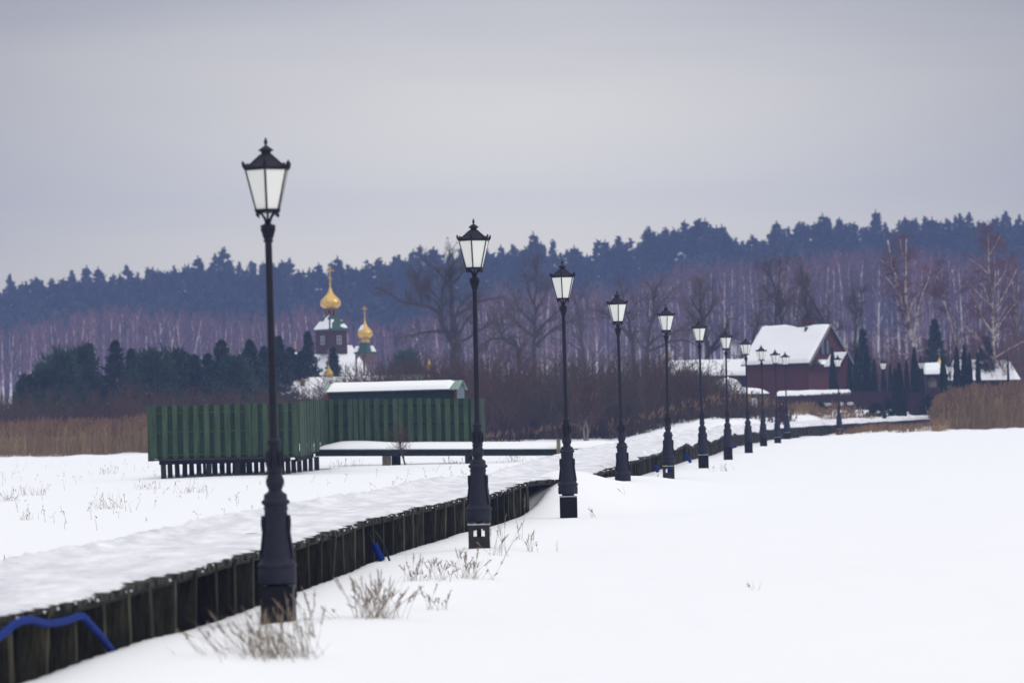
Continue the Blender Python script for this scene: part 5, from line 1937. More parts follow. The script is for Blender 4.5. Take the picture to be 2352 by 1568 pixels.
for i, (kind, px, ty, Y, sp, label) in enumerate(con):
    x = P(px, 850, Y)[0]
    gz0_ = float(ground_z(x, Y))
    H = P(px, ty, Y)[2] - gz0_
    if kind == 'pine':
        ms = pine(100 + i, H, sp, n_cl=120, per=110, sz=.19)
    else:
        ms = spruce(100 + i, H, sp, n_br=520, per=30, sz=.18, power=.98, snow=.035 if px < 1000 else .01)
    place_tree(ms, x, Y, i * 1.3, label, name='pine_tree' if kind == 'pine' else 'spruce_tree', z=gz0_)


def thuja(seed, H, Rm):
    r = np.random.default_rng(seed)
    n = 5200
    t = r.uniform(0, 1, n)
    prof = np.where(t < .12, .75 + t * 2, np.clip((1 - t) / .88, 0, 1) ** .62)
    a = r.uniform(0, 2 * math.pi, n)
    rad = Rm * prof * (1 - .28 * r.random(n) ** 2) * (1 + .10 * np.sin(a * 5 + t * 9) + .06 * np.sin(t * 40 + a * 2))
    c = np.stack([rad * np.cos(a), rad * np.sin(a), H * t], 1)
    d = np.stack([np.cos(a) * .35, np.sin(a) * .35, np.ones(n)], 1) + r.normal(0, .25, (n, 3))
    d /= np.linalg.norm(d, axis=1, keepdims=True)
    b = MB()
    L = r.uniform(.16, .36, n)
    b.tris(spray(r, c, d, L, L * .3, n))
    # dense inner body
    b.lathe((0, 0, 0), [(Rm * .5, 0), (Rm * .72, H * .1), (Rm * .66, H * .4), (Rm * .42, H * .7), (.04, H * .96)], 12)
    tk = MB()
    tk.tubes([[(0, 0, -.3), (0, 0, H * .5)]], [[.08, .04]], 6)
    return tk.mesh('trunk', M['bark']), b.mesh('crown', M['thuja'])


TH = [thuja(s_, 5.0, .9) for s_ in (1, 2, 3)]
tj = [  # x, top (px of the zoom), half width px, Y, label
    (150, 490, 50, 240, 'dark column thuja standing against the red house left of the porch'),
    (430, 500, 62, 236, 'wide column thuja at the right end of the lean-to roof'),
    (340, 600, 40, 237, 'slim thuja tucked behind the right end of the lean-to'),
    (540, 535, 55, 237, 'column thuja behind the maroon fence, second beyond the lean-to'),
    (630, 625, 42, 236, 'lower thuja left of the thirteenth lantern'),
    (735, 690, 40, 237, 'thuja directly behind the thirteenth lamp pole'),
    (815, 675, 36, 236, 'small pointed thuja just right of the thirteenth lamp'),
    (915, 665, 68, 224, 'thick thuja in front of the maroon fence reaching down to the deck'),
    (865, 720, 45, 226, 'short thuja leaning on the left side of the thick front thuja'),
    (1000, 630, 38, 236, 'slim thuja behind the thick front thuja, before the birch trunk'),
    (1090, 492, 60, 233, 'tallest sharp thuja left of the fourteenth lamp'),
    (1165, 600, 52, 231, 'thuja directly behind the fourteenth lamp pole'),
    (1420, 600, 66, 229, 'broad cone-shaped thuja in front of the well house'),
    (1575, 480, 58, 231, 'tall thuja just right of the last lamp'),
    (1665, 470, 62, 232, 'tall thuja pair partner, second right of the last lamp'),
    (1725, 560, 48, 231, 'shorter thuja on the right flank of the tall pair'),
    (1820, 565, 46, 230, 'dark thuja left of the tall birch foot behind reeds'),
    (2165, 590, 22, 236, 'tiny dark thuja before the farmhouse roof'),
]
for i, (zx, zt, hwp, Y, label) in enumerate(tj):
    px, py = wz(zx, zt)
    p = P(px, py, Y)
    gz0_ = float(ground_z(p[0], Y)) - .1
    H = p[2] - gz0_
    t_ = place_tree(TH[i % 3], p[0], Y, i * .9, label, name='thuja_tree', cat='thuja', group='clipped thujas around the house yard', z=gz0_)
    w = hwp / 2.94 / 1.7007 * Y / FPX / .9
    t_.scale = (w * 1.02, w * 1.02, H / 5.0)

# small shrubs by the deck in front of the fence
for k, (px, py, Y, sp, label) in enumerate([(1880, 950, 214, .55, 'small dark evergreen bush in the snow bank left of lamp twelve'), (2010, 948, 218, .9, 'low spreading juniper with snow flecks left of lamp thirteen'), (2040, 938, 219, .9, 'snow-flecked juniper just right of lamp thirteen'), (2128, 925, 224, .6, 'snow-flecked dark shrub right of the fourteenth lamp')]):
    x = P(px, py, Y)[0]
    z0 = float(ground_z(x, Y))
    H = max(.9, P(px, py, Y)[2] - z0 + .6)
    ms = pine(300 + k, H, sp, n_cl=40, per=70, sz=.13, mats='thuja', snow=.03)
    place_tree(ms, x, Y, 0, label, name='juniper_bush', cat='bush', z=z0)

# ------------------------------------------------------------------ far wood: birches in front, pines behind on the hill
def far_birch(seed, H=20.0):
    r = np.random.default_rng(seed)
    n = 1 + (seed % 3 == 0)
    st = np.array([(i * .5, 0, -1.0) for i in range(n)])
    T = grow(r, st, np.array([(r.normal(0, .03) + (.08 * i), 0, 1) for i in range(n)]), np.full(n, H * .95), 10, .022, .01)
    Tr = np.full(n, .27)[:, None] * np.linspace(1, .25, 10)[None]
    b = MB()
    b.tubes(T, Tr, 5)
    s1, d1, l1, r1 = spawn(r, T, Tr, np.full(n, H), 20, .38, .97, .45, .17, .34, .5)
    B1 = grow(r, s1, d1, l1, 5, .05, .05)
    b.tubes(B1, taper(np.maximum(r1, .03), 5, .3), 3)
    tk = b.mesh('trunk', M['birch_far'])
    c = MB()
    R1 = taper(np.full(len(s1), .03), 5, .5)
    s2, d2, l2, r2 = spawn(r, B1, R1, l1, 9, .1, 1, .6, .6, .6, .3)
    s2b, d2b, l2b, r2b = spawn(r, T, Tr, np.full(n, H), 110 // n, .42, 1, .5, .09, .3, .4)
    s2, d2, l2 = (np.concatenate(q) for q in ((s2, s2b), (d2, d2b), (l2, l2b)))
    B2 = grow(r, s2, d2, l2, 4, .1, .06)
    c.tubes(B2, taper(np.full(len(s2), .026), 4, .5), 3)
    s3, d3, l3, r3 = spawn(r, B2, taper(np.full(len(s2), .024), 4, .5), l2, 4, .1, 1, .5, .7, .6, .2)
    B3 = grow(r, s3, d3, l3, 3, .1, .05)
    c.tubes(B3, taper(np.full(len(s3), .022), 3, .5), 3)
    return tk, c.mesh('branches', M['birch_twig'])


def far_pine(seed, H=22.0):
    """tall pine or spruce of the far wood"""
    if seed % 3 == 1:
        return spruce(400 + seed, H, 2.7, n_br=300, per=22, sz=.48, mats='needle_far', snow=.004, gap=.12, power=.8)
    r = np.random.default_rng(400 + seed)
    b = MB()
    b.tubes([[(0, 0, -1), (.15, 0, H * .5), (0, .1, H * .96)]], [[.22, .17, .05]], 6)
    ncl, per = 120, 42
    t = np.concatenate([r.uniform(.32, .86, ncl - 40), r.uniform(.78, 1.0, 40)])
    az = r.uniform(0, 2 * math.pi, ncl)
    wide = r.uniform(2.3, 3.1)
    rad = wide * np.clip((1.0 - t) / .55, 0, 1) ** r.uniform(.42, .95) * r.uniform(.35, 1.2, ncl)
    cen = np.stack([rad * np.cos(az), rad * np.sin(az), H * t - .25], 1)
    st = np.stack([np.zeros(ncl), np.zeros(ncl), H * t - rad * .4 - .3], 1)
    b.tubes(np.stack([st, cen], 1), np.stack([np.full(ncl, .06), np.full(ncl, .02)], 1), 3)
    tk = b.mesh('trunk', M['pine_bark'])
    cr = r.uniform(.35, .80, ncl) * (1.40 - t)
    c = np.repeat(cen, per, 0) + r.normal(0, .6, (ncl * per, 3)) * np.repeat(cr, per)[:, None] * np.array((1, 1, .5))
    out = np.repeat(cen - st, per, 0)
    d = r.normal(0, .45, c.shape) + np.array((0, 0, .75)) + out / (np.linalg.norm(out, axis=1, keepdims=True) + .01) * .6
    d /= np.linalg.norm(d, axis=1, keepdims=True)
    n = len(c)
    L = .46 * r.uniform(.6, 1.5, n) * np.repeat(1.25 - .5 * t, per)
    q = MB()
    q.tris(spray(r, c, d, L, L * .22, n))
    m = 60                                   # the pointed leader
    cc = np.stack([r.normal(0, .10, m), r.normal(0, .10, m), H * r.uniform(.93, 1.015, m)], 1)
    dd = r.normal(0, .5, (m, 3)) + np.array((0, 0, .9))
    dd /= np.linalg.norm(dd, axis=1, keepdims=True)
    q.tris(spray(r, cc, dd, np.full(m, .5), np.full(m, .09), m))
    k = r.random(ncl) < .018
    if k.any():
        cs = np.repeat(cen[k], 9, 0)
        cs = cs + r.normal(0, .35, cs.shape) * np.array((1, 1, .3)) + np.array((0, -.7, .25))
        ns = len(cs)
        off = r.normal(0, 1, (ns, 3)) * np.array((1, 1, .3))
        q.tris(spray(r, cs, off / np.linalg.norm(off, axis=1, keepdims=True), np.full(ns, .42), np.full(ns, .18), ns), 1)
    return tk, q.mesh('crown', [M['needle_far'], M['snow_roof']])


FB = [far_birch(s_) for s_ in range(1, 9)]
FP = [far_pine(s_) for s_ in range(1, 11)]
r = np.random.default_rng(5)
bir_top = lambda px: np.interp(px, [-300, 0, 100, 250, 450, 600, 700, 780, 900, 1050, 1150, 1300, 1450, 1600, 1750, 2000, 2200, 2352, 2650], [760, 735, 722, 690, 705, 712, 690, 715, 735, 690, 640, 650, 640, 590, 585, 560, 570, 590, 600])
pin_top = lambda px: np.interp(px, [-300, 0, 100, 220, 300, 360, 500, 600, 700, 900, 1000, 1100, 1200, 1300, 1430, 1640, 1700, 1860, 2000, 2150, 2300, 2650], [650, 645, 635, 628, 635, 612, 592, 608, 608, 590, 575, 580, 562, 572, 548, 512, 540, 500, 515, 492, 495, 500])
n_b = 290
for i in range(n_b):
    px = -220 + (2352 + 440) * (i + r.uniform(0, 1)) / n_b
    Y = r.uniform(530, 600)
    x = P(px, 750, Y)[0]
    zt = P(px, bir_top(px) + abs(r.normal(0, 26)), Y)[2]
    z0 = float(ground_z(x, Y)) - .5
    H = max(10, zt - z0)
    t_ = place_tree(FB[int(r.integers(len(FB)))], x, Y, r.uniform(0, 6.28), 'slender bare birch with pale trunk in the hazy wood below the hill', name='birch_tree', group='birches of the far wood', z=z0)
    t_.scale = (H / 20 * r.uniform(.85, 1.1),) * 2 + (H / 20,)
n_p = 285
for i in range(n_p):
    row = i % 3
    px = -240 + (2352 + 480) * (i + r.uniform(0, 1)) / n_p
    Y = (692, 725, 762)[row] + r.uniform(-10, 10)
    x = P(px, 700, Y)[0]
    z0 = float(ground_z(x, Y)) - .5
    zt = P(px, pin_top(px) + r.normal(8, 13) + (14, 6, 0)[row], Y)[2]
    H = max(12, zt - z0)
    t_ = place_tree(FP[int(r.integers(len(FP)))], x, Y, r.uniform(0, 6.28), 'tall dark conifer of the blue hazy wood crowning the hill', name='conifer_tree', group='conifers of the far hill', z=z0)
    w = r.uniform(1.05, 1.75) * H / 24
    t_.scale = (w, w, H / 22)

# the rest of the wood, one mass behind and between
q = MB()
r = np.random.default_rng(9)
for i in range(1150):
    px = -330 + 3000 * r.random() if i < 520 else (r.choice((-1500, 2600)) + 1200 * r.random())
    Y = r.choice((645, 668, 785, 812)) + r.uniform(-8, 8)
    x = P(px, 700, Y)[0]
    z0 = float(ground_z(x, Y)) - .3
    zt = P(px, pin_top(px) + ((85 if Y < 700 else 34) if i < 520 else 22) + r.normal(0, 13), Y)[2]
    H = max(6, zt - z0)
    n = 420
    t = r.uniform(0.02, 1, n)
    a = r.uniform(0, 2 * math.pi, n)
    rad = 3.4 * (1.05 - t) ** .6 * r.uniform(.3, 1.1, n)
    c = np.stack([x + rad * np.cos(a), Y + rad * np.sin(a), z0 + H * t], 1)
    d = r.normal(0, .6, (n, 3)) + np.array((0, 0, .5))
    d /= np.linalg.norm(d, axis=1, keepdims=True)
    L = r.uniform(.8, 1.9, n)
    q.tris(spray(r, c, d, L, L * .42, n))
o = q.build('forest', M['needle_far'])
setp(o, 'dense dark undergrowth and conifers filling the far wood', kind='stuff')
# red-brown birch poles and brush of the wood's depth
q = MB()
n = 2300
pxs = np.concatenate([-300 + 2950 * r.random(1500), -1400 + 1100 * r.random(400), 2650 + 1100 * r.random(400)])
Ys = r.uniform(585, 640, n)
st, ln = [], []
for px, Y in zip(pxs, Ys):
    x = P(px, 750, Y)[0]
    z0 = float(ground_z(x, Y)) - .3
    st.append((x, Y, z0))
    ln.append(max(6, P(px, bir_top(px) + 8 + abs(r.normal(0, 30)), Y)[2] - z0))
st, ln = np.array(st), np.array(ln)
T = grow(r, st, np.array((0, 0, 1.0)) + r.normal(0, .04, (n, 3)), ln, 5, .03, .02)
Tr = taper(np.full(n, .11), 5, .2)
q.tubes(T, Tr, 3)
s2, d2, l2, r2 = spawn(r, T, Tr, ln, 34, .3, 1, .5, .10, .4, .3)
B2 = grow(r, s2, d2, l2, 3, .1, .06)
q.tubes(B2, taper(np.full(len(s2), .042), 3, .5), 3)
o = q.build('undergrowth', M['birch_twig'])
setp(o, 'reddish brush of young birch stems between the far trunks', kind='stuff')


# ------------------------------------------------------------------ thicket, reeds, weeds
def shrub_into(q, r, x, y, z0, H, spread, n1=26, n2=9, tw=.013, mi=0):
    st = np.stack([x + r.normal(0, spread * .25, n1), y + r.normal(0, spread * .25, n1), np.full(n1, z0 - .1)], 1)
    dr = np.stack([r.normal(0, .38, n1), r.normal(0, .38, n1), np.ones(n1)], 1)
    ln = H * r.uniform(.55, 1.05, n1)
    T = grow(r, st, dr, ln, 6, .10, .03)
    Tr = taper(np.full(n1, tw * 2.4), 6, .25)
    q.tubes(T, Tr, 3, mi)
    s2, d2, l2, r2 = spawn(r, T, Tr, ln, n2, .15, 1, .6, .38, .6)
    B2 = grow(r, s2, d2, l2, 4, .14, .03)
    q.tubes(B2, taper(np.full(len(s2), tw * 1.15), 4, .5), 3, mi)
    s3, d3, l3, r3 = spawn(r, B2, taper(np.full(len(s2), tw), 4, .5), l2, 3, .2, 1, .6, .6, .6)
    B3 = grow(r, s3, d3, l3, 3, .14, .03)
    q.tubes(B3, taper(np.full(len(s3), tw * .85), 3, .5), 3, mi)


r = np.random.default_rng(21)
q = MB()
top_at = lambda px: np.interp(px, [640, 700, 760, 830, 880, 905, 960, 1040, 1150, 1260, 1400, 1520, 1600, 1660, 1720, 1800], [905, 882, 858, 840, 830, 815, 800, 790, 795, 790, 790, 800, 818, 850, 905, 925])
for i in range(176):
    px = (725 + 190 * r.random() ** .8) if i < 26 else 880 + 920 * (i - 26 + r.random()) / 150
    Y = r.uniform(192, 226)
    x = P(px, 900, Y)[0]
    z0 = float(ground_z(x, Y))
    H = P(px, top_at(px) + abs(r.normal(0, 22)), Y)[2] - z0
    H *= r.choice((1, 1, .8, .6)) if i >= 26 else 1
    shrub_into(q, r, x, Y, z0, max(1.2, H), 2.0, mi=int(r.random() < .25))
o = q.build('thicket', [M['shrub'], M['shrub_red']])
setp(o, 'dense brown tangle of leafless willow brush behind the side deck', kind='stuff')
q = MB()
for i in range(75):
    px = -180 + 1010 * (i + r.random()) / 75
    Y = r.uniform(208, 224)
    x = P(px, 900, Y)[0]
    z0 = float(ground_z(x, Y))
    H = P(px, np.interp(px, [-180, 60, 160, 400, 620, 700, 830], [895, 898, 915, 885, 895, 880, 878]) + r.normal(5, 14), Y)[2] - z0
    shrub_into(q, r, x, Y, z0, max(1.2, H), 2.0, n1=24, n2=8, mi=int(r.random() < .5))
o = q.build('brushwood', [M['shrub'], M['shrub_red']])
setp(o, 'reddish leafless brush at the foot of the evergreens behind the fence', kind='stuff')
q = MB()
for i in range(64):
    px = 1640 + 760 * ((i + r.random()) / 64) ** .7
    Y = r.uniform(262, 300)
    x = P(px, 850, Y)[0]
    z0 = float(ground_z(x, Y))
    H = P(px, np.interp(px, [1640, 1900, 2000, 2100, 2300, 2400], [815, 820, 775, 780, 745, 735]) + r.normal(22, 22), Y)[2] - z0
    shrub_into(q, r, x, Y, z0, max(2, H), 3.0, n1=22, n2=8, tw=.016, mi=int(r.random() < .7))
o = q.build('brushwood', [M['twig'], M['birch_twig']])
setp(o, 'tall dark leafless brush behind the house yard and thujas', kind='stuff')


def reeds(name, label, x_of, n, Y0, Y1, h_of, seed, mats=('reed', 'reed_plume')):
    r = np.random.default_rng(seed)
    q = MB()
    px = x_of(r, n)
    Y = Y0 + (Y1 - Y0) * r.random(n) ** 1.4
    x = np.array([P(a, 930, b_)[0] for a, b_ in zip(px, Y)])
    z0 = ground_z(x, Y)
    h = h_of(px) * r.uniform(.70, 1.06, n) * (1 + .30 * noise2(px / 22, Y / 4, seed) + .18 * noise2(px / 7, Y / 2, seed + 1))
    st = np.stack([x, Y, z0 - .05], 1)
    lean = np.stack([r.normal(.05, .09, n), r.normal(0, .09, n), np.ones(n)], 1)
    T = grow(r, st, lean, h, 4, .04, .0)
    q.tubes(T, taper(np.full(n, .012), 4, .6), 3)
    # leaves
    k = r.integers(0, n, n * 2)
    f = r.uniform(.15, .85, len(k))[:, None]
    c = T[k, 0] * (1 - f) + T[k, 3] * f
    d = np.stack([r.normal(.2, .5, len(k)), r.normal(0, .5, len(k)), r.uniform(.3, 1.2, len(k))], 1)
    d /= np.linalg.norm(d, axis=1, keepdims=True)
    q.tris(spray(r, c, d, r.uniform(.3, .6, len(k)), np.full(len(k), .014), len(k)))
    # plumes
    tip = T[:, 3]
    for _ in range(5):
        d = np.stack([r.normal(.25, .25, n), r.normal(0, .25, n), np.full(n, .9)], 1)
        d /= np.linalg.norm(d, axis=1, keepdims=True)
        q.tris(spray(r, tip - d * .12, d, r.uniform(.2, .36, n), r.uniform(.02, .045, n), n), 1)
    o = q.build(name, [M[m_] for m_ in mats])
    return setp(o, label, kind='stuff')


reeds('reed_bed', 'tall golden-brown reed bed at the right edge of the field', lambda r, n: 2142 + 1150 * r.random(n) ** 1.7, 13500, 200, 226,
      lambda px: np.interp(px, [2142, 2156, 2215, 2352, 2600], [1.3, 2.2, 2.6, 2.8, 2.9]), 31)
reeds('reed_bed', 'grey-brown reed bed along the left edge of the field', lambda r, n: 560 - 1600 * r.random(n) ** 1.25, 15500, 182, 204,
      lambda px: np.interp(px, [-220, 350, 560], [1.95, 2.0, 1.9]), 32)
reeds('reeds', 'thin dry reeds fringing the thicket behind the boardwalk', lambda r, n: 1110 + 720 * r.random(n), 420, 190, 202,
      lambda px: np.interp(px, [1110, 1400, 1700, 1830], [.7, 1.2, 1.6, 1.4]), 33, ('shrub', 'reed_plume'))
reeds('reeds', 'thin straw-coloured reeds before the far end of the boardwalk', lambda r, n: 1920 + 260 * r.random(n), 330, 186, 200,
      lambda px: np.interp(px, [1920, 2000, 2100, 2180], [.25, .42, .5, .9]), 34)
reeds('dry_grass', 'dry straw grass poking from the snow bank beside the yard', lambda r, n: 1810 + 235 * r.random(n), 620, 209, 222,
      lambda px: np.full(len(px), .75), 35)


def tuft(x, y, n, h, spread, seed, label, heads=.3, lean=.15, group=None, name='grass_tuft', cat='grass tuft', w=.004, headw=.010):
    r = np.random.default_rng(seed)
    z0 = float(ground_z(x, y))
    t_ = thing(name, label, cat, (x, y, z0), group)
    st = np.stack([x + r.normal(0, spread * .5, n), y + r.normal(0, spread * .8, n), np.full(n, 0.0)], 1)
    st[:, 2] = ground_z(st[:, 0], st[:, 1]) - .03
    dr = np.stack([r.normal(lean, .34, n), r.normal(0, .3, n), np.ones(n)], 1)
    ln = h * r.uniform(.35, 1.1, n)
    T = grow(r, st, dr, ln, 6, .06, -.05)
    q = MB()
    q.tubes(T, taper(np.full(n, w), 6, .35), 3)
    q.build('blades', M['straw'], t_)
    k = np.where(r.random(n) < heads)[0]
    if len(k):
        q = MB()
        a = T[k, 4] + (T[k, 3] - T[k, 4]) * .6
        e = T[k, 5]
        H_ = np.stack([a, a * .6 + e * .4, a * .3 + e * .7, e + (e - a) * .15], 1)
        q.tubes(H_, np.stack([np.full(len(k), w), np.full(len(k), headw), np.full(len(k), headw * .8), np.full(len(k), .002)], 1), 5)
        # little side seeds
        kk = np.repeat(k, 7)
        f = r.uniform(.3, 1, len(kk))[:, None]
        c = T[kk, 3] * (1 - f) + T[kk, 5] * f
        d = r.normal(0, .6, c.shape) + np.array((0, 0, .6))
        d /= np.linalg.norm(d, axis=1, keepdims=True)
        q.tris(spray(r, c, d, r.uniform(.02, .05, len(kk)), np.full(len(kk), .006), len(kk)))
        q.build('seed_heads', M['seed'], t_)
    return t_


tufts = [
    (640, 1520, 190, .50, .34, .25, -.30, 'biggest dry grass tuft, bent low in the snow before the nearest lamp'),
    (520, 1512, 26, .34, .28, .2, -.6, 'thin flattened grass wisps left of the biggest tuft'),
    (728, 1475, 10, .50, .10, .7, -.3, 'sparse seeded weed stalks just right of the nearest plinth'),
    (868, 1420, 90, .50, .22, .8, .05, 'dense upright tuft of seed spikes between the first and second lamps'),
    (945, 1330, 16, .36, .15, .8, .0, 'thin weeds behind the dense upright tuft'),
    (1000, 1328, 24, .36, .22, .9, .0, 'loose row of short seed spikes left of the second plinth'),
    (1075, 1318, 34, .42, .25, .8, .05, 'seeded weeds crowding the foot of the second plinth'),
    (995, 1390, 12, .30, .14, .9, -.1, 'few short seed spikes right of the dense upright tuft'),
    (1140, 1275, 14, .62, .16, .7, .1, 'tall branching dead weeds right of the second lamp base'),
    (1222, 1262, 9, .40, .16, .5, -.1, 'thin crossing weed stalks between the second and third lamps'),
    (1196, 1240, 3, .8, .05, .6, .0, 'single tall dead stem by the posts left of the third lamp'),
    (1280, 1258, 2, .28, .03, .6, .3, 'lone slanting stalk left of the third plinth'),
    (778, 1425, 3, .22, .08, .9, -.5, 'two short slanting spikes left of the dense upright tuft'),
    (1365, 1185, 5, .3, .3, .4, -.3, 'scattered thin stalks right of the third plinth'),
    (1440, 1160, 3, .34, .12, .6, -.1, 'two lone stalks in open snow below the fourth lamp'),
    (1752, 1345, 4, .14, .14, .5, .1, 'tiny lonely grass wisp in the open snow at the right'),
    (1520, 1108, 16, .34, .35, .3, .2, 'pale dry wisps in the snow before the fifth lamp'),
    (1665, 1082, 22, .4, .45, .3, -.2, 'pale dry wisps right of the sixth plinth'),
    (255, 1165, 45, .55, .5, .2, -.35, 'bent grass tuft in the middle of the left snowfield'),
    (65, 1190, 26, .30, .3, .1, .1, 'short spiky tuft in the left snowfield near the frame edge'),
    (75, 1133, 40, .50, .5, .3, -.1, 'bowed rush tuft far left below the reeds'),
    (15, 1150, 36, .45, .5, .4, .0, 'rush tuft cut by the left frame edge'),
    (440, 1128, 45, .45, .6, .2, .2, 'slanting rush tuft left below the fence stilts'),
    (340, 1118, 30, .4, .5, .4, .1, 'small seeded tuft below the left fence corner'),
    (240, 1085, 30, .4, .8, .3, 0, 'pale tuft half snowed in left of the fence'),
    (16, 1290, 8, .24, .08, .5, .0, 'few dark stalks at the left frame edge above the deck'),
    (1045, 1068, 50, .5, .5, .4, .0, 'dark bramble clump under the side deck near its second support'),
    (790, 1072, 22, .55, .5, .3, .2, 'arching dead stems under the side deck by the stilts'),
    (1185, 1062, 36, .5, .45, .5, .0, 'weed clump under the side deck right of the second lamp'),
]
for i, (px, py, n, h, sp, heads, lean, label) in enumerate(tufts):
    p = G(px, py, 0.03)
    far = p[1] / 30
    tuft(p[0], p[1], int(n * (1.0 if far < 2 else .7)), h * (1 if far < 2 else .85), sp, 500 + i, label, heads, lean, 'dry grass tufts in the snow', w=.0026 * max(1, far ** .45), headw=.0052 * max(1, far ** .4))
# scattered single stalks
q = MB()
r = np.random.default_rng(77)
n = 230
px = r.uniform(-60, 1250, n)
py = 1068 + 150 * r.random(n) ** 1.5
pts = np.array([G(a, c_ + .0244 * (1176 - a) * .0 , 0.0) for a, c_ in zip(px, py)])
keep = np.array([p_[1] < 175 and p_[0] < np.interp(p_[1], _dense[:, 1], _dense[:, 0]) - 3.4 and not (-13 < p_[0] < -7 and p_[1] > 103) for p_ in pts])
pts = pts[keep]
n = len(pts)
pts[:, 2] = ground_z(pts[:, 0], pts[:, 1]) - .03
T = grow(r, pts, np.stack([r.normal(0, .3, n), r.normal(0, .3, n), np.ones(n)], 1), r.uniform(.06, .34, n) * (1 + (r.random(n) < .1)), 4, .08, 0)
q.tubes(T, taper(np.full(n, .005), 4, .5), 3)
k = np.repeat(np.arange(n), 3)
c = T[k, 3] + r.normal(0, .03, (len(k), 3))
d = r.normal(0, 1, c.shape)
d /= np.linalg.norm(d, axis=1, keepdims=True)
q.tris(spray(r, c, d, r.uniform(.02, .07, len(k)), np.full(len(k), .012), len(k)))
o = q.build('dry_stalks', M['straw'])
setp(o, 'scattered thin dead stalks poking out of the left snowfield', kind='stuff')

# sapling before the side deck and a mossy young willow behind it
ms = bare_tree(41, [(0, 0, .0, 1)], 1.6, .045, 9, .5, .45, twigs=(3, 2), twr=.005, t0=.2, mats=('bark', 'shrub_red'))
p = P(934, 1066, 112.2)
place_tree(ms, p[0], p[1], 0, 'slim young sapling standing before the snowy side deck', name='sapling', cat='sapling')
ms = bare_tree(42, [(0, 0, -.1, 1), (.15, 0, .12, .9), (.05, .1, .25, .8)], 3.9, .07, 7, .42, .5, twigs=(6, 5), twr=.010, t0=.2, mats=('post_pale', 'shrub_red'))
x = P(1342, 1000, 184)[0]
place_tree(ms, x, 184, 0, 'pale-stemmed young willow fanning out in front of the thicket', name='willow_shrub', cat='shrub')

# ------------------------------------------------------------------ person on the boardwalk
PY = 176.0
px_ = P(1796, 980, PY)[0]
s_p = float(np.interp(PY, _dense[:, 1], _s))
pz = float(deck_z(s_p)) + .10
person = thing('person', 'person in a long dark maroon hooded winter coat walking on the boardwalk', 'person', (px_, PY, pz))


def skin_body(name, verts, edges, radii, material, parent, levels=2):
    me = bpy.data.meshes.new(name)
    me.from_pydata(verts, edges, [])
    o = bpy.data.objects.new(name, me)
    COL.objects.link(o)
    o.parent = parent
    sk = o.modifiers.new('skin', 'SKIN')
    for i, r_ in enumerate(radii):
        v = me.skin_vertices[0].data[i]
        v.radius = r_ if isinstance(r_, tuple) else (r_, r_)
        v.use_root = i == 0
    su = o.modifiers.new('smooth', 'SUBSURF')
    su.levels = su.render_levels = levels
    me.materials.append(material)
    return o


V = [(0, 0, .72), (0, 0, .95), (0, 0, 1.15), (0, -.01, 1.20), (0, -.02, 1.28), (0, -.02, 1.38),      # pelvis .. head
     (-.08, 0, .66), (-.09, -.05, .38), (-.09, -.02, .07), (-.09, -.12, .03),                         # left leg, forward
     (.08, 0, .66), (.085, .04, .38), (.085, .10, .08), (.085, .01, .04),                             # right leg
     (-.16, 0, 1.10), (-.20, -.01, .90), (-.17, -.10, .74), (.16, 0, 1.10), (.20, -.01, .90), (.17, -.09, .74)]
E = [(0, 1), (1, 2), (2, 3), (3, 4), (4, 5), (0, 6), (6, 7), (7, 8), (8, 9), (0, 10), (10, 11), (11, 12), (12, 13), (2, 14), (14, 15), (15, 16), (2, 17), (17, 18), (18, 19)]
RAD = [.11, .11, .09, .05, .085, .075, .07, .055, .045, .04, .07, .055, .045, .04, .045, .042, .036, .045, .042, .036]
skin_body('body', V, E, RAD, M['skin'], person)
b = MB()
prof = [(.205, .24), (.20, .45), (.185, .72), (.175, .92), (.19, 1.06), (.165, 1.14), (.09, 1.20)]
n_ = 24
v, f = [], []
for k, (r_, z_) in enumerate(prof):
    for i in range(n_):
        a = 2 * math.pi * i / n_
        rr_ = r_ * (1 + .03 * math.sin(a * 6 + k)) * (1 + .015 * math.cos(z_ * 60))
        v.append((rr_ * math.cos(a), rr_ * .78 * math.sin(a), z_))
for k in range(len(prof) - 1):
    for i in range(n_):
        j = (i + 1) % n_
        f.append((k * n_ + i, k * n_ + j, (k + 1) * n_ + j, (k + 1) * n_ + i))
b.add(v, f, smooth=True)
for sx_ in (-1, 1):
    b.tubes([[(sx_ * .15, 0, 1.11), (sx_ * .205, -.01, .98), (sx_ * .215, -.02, .88), (sx_ * .185, -.10, .77)]], [[.085, .083, .075, .062]], 10, cap=True)
b.build('coat', M['coat'], person, world=False)
b = MB()
v, f = [], []
n_, m_ = 20, 8
for k in range(m_):                            # hood: a rounded shell open at the front
    th = math.radians(38 + 142 * k / (m_ - 1))
    for i in range(n_):
        a = 2 * math.pi * i / n_
        v.append((.15 * math.sin(th) * math.cos(a), -.015 - .14 * math.cos(th), 1.315 + .155 * math.sin(th) * math.sin(a)))
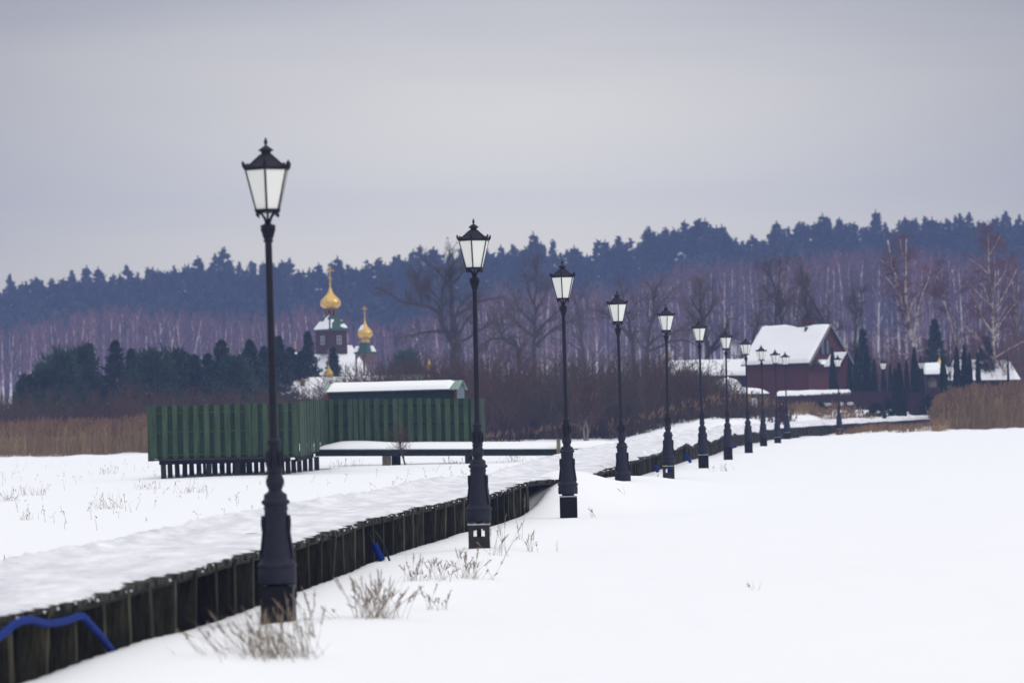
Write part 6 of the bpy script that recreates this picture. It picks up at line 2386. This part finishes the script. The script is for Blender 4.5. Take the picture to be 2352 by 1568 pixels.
for k in range(m_ - 1):
    for i in range(n_):
        j = (i + 1) % n_
        f.append((k * n_ + i, k * n_ + j, (k + 1) * n_ + j, (k + 1) * n_ + i))
b.add(v, f, smooth=True)
hood = b.build('hood', M['coat'], person, world=False)
b = MB()
ring = [(.105 * math.cos(a), -.128, 1.315 + .11 * math.sin(a)) for a in np.linspace(0, 2 * math.pi, 21)]
b.tubes([ring], [np.full(21, .032)], 8)
b.build('fur_trim', M['hair'], hood, world=False)
b = MB()
b.lathe((0, -.112, 1.31), [(.012, -.02), (.016, 0), (.008, .025)], 8)   # nose
for sx_ in (-1, 1):
    b.lathe((sx_ * .033, -.100, 1.335), [(.003, -.008), (.012, 0), (.003, .008)], 8, mi=1)
b.box((0, -.103, 1.265), (.045, .012, .010), mi=2)
b.build('face', [M['skin'], M['hair'], M['red_trim']], person, world=False)
for sx_ in (-1, 1):
    b = MB()
    hx, hy, hz_ = sx_ * .175, -.115, .74
    b.box((hx, hy, hz_), (.03, .06, .07))
    for k in range(4):
        L = (.055, .065, .06, .048)[k]
        y0 = hy - .024 + k * .016
        b.tubes([[(hx, y0, hz_ - .03), (hx - sx_ * .008, y0 - .004, hz_ - .03 - L * .5), (hx - sx_ * .022, y0 - .004, hz_ - .03 - L)]], [[.009, .0085, .006]], 6, cap=True)
    b.tubes([[(hx - sx_ * .005, hy - .03, hz_ + .015), (hx - sx_ * .012, hy - .05, hz_ - .01), (hx - sx_ * .014, hy - .052, hz_ - .035)]], [[.011, .010, .007]], 6, cap=True)
    b.build('glove', M['hair'], person, world=False)
for (sx_, y_, lift) in ((-1, -.06, 0), (1, .06, .02)):
    b = MB()
    b.tubes([[(sx_ * .09, y_ + .03, .26), (sx_ * .09, y_ + .03, .10 + lift), (sx_ * .09, y_ + .02, .05 + lift)]], [[.062, .056, .055]], 10, cap=True)
    b.tubes([[(sx_ * .09, y_ + .07, .042 + lift), (sx_ * .09, y_ - .03, .045 + lift), (sx_ * .09, y_ - .12, .034 + lift)]], [[.045, .050, .034]], 10, cap=True)
    b.build('boot', M['boot'], person, world=False)
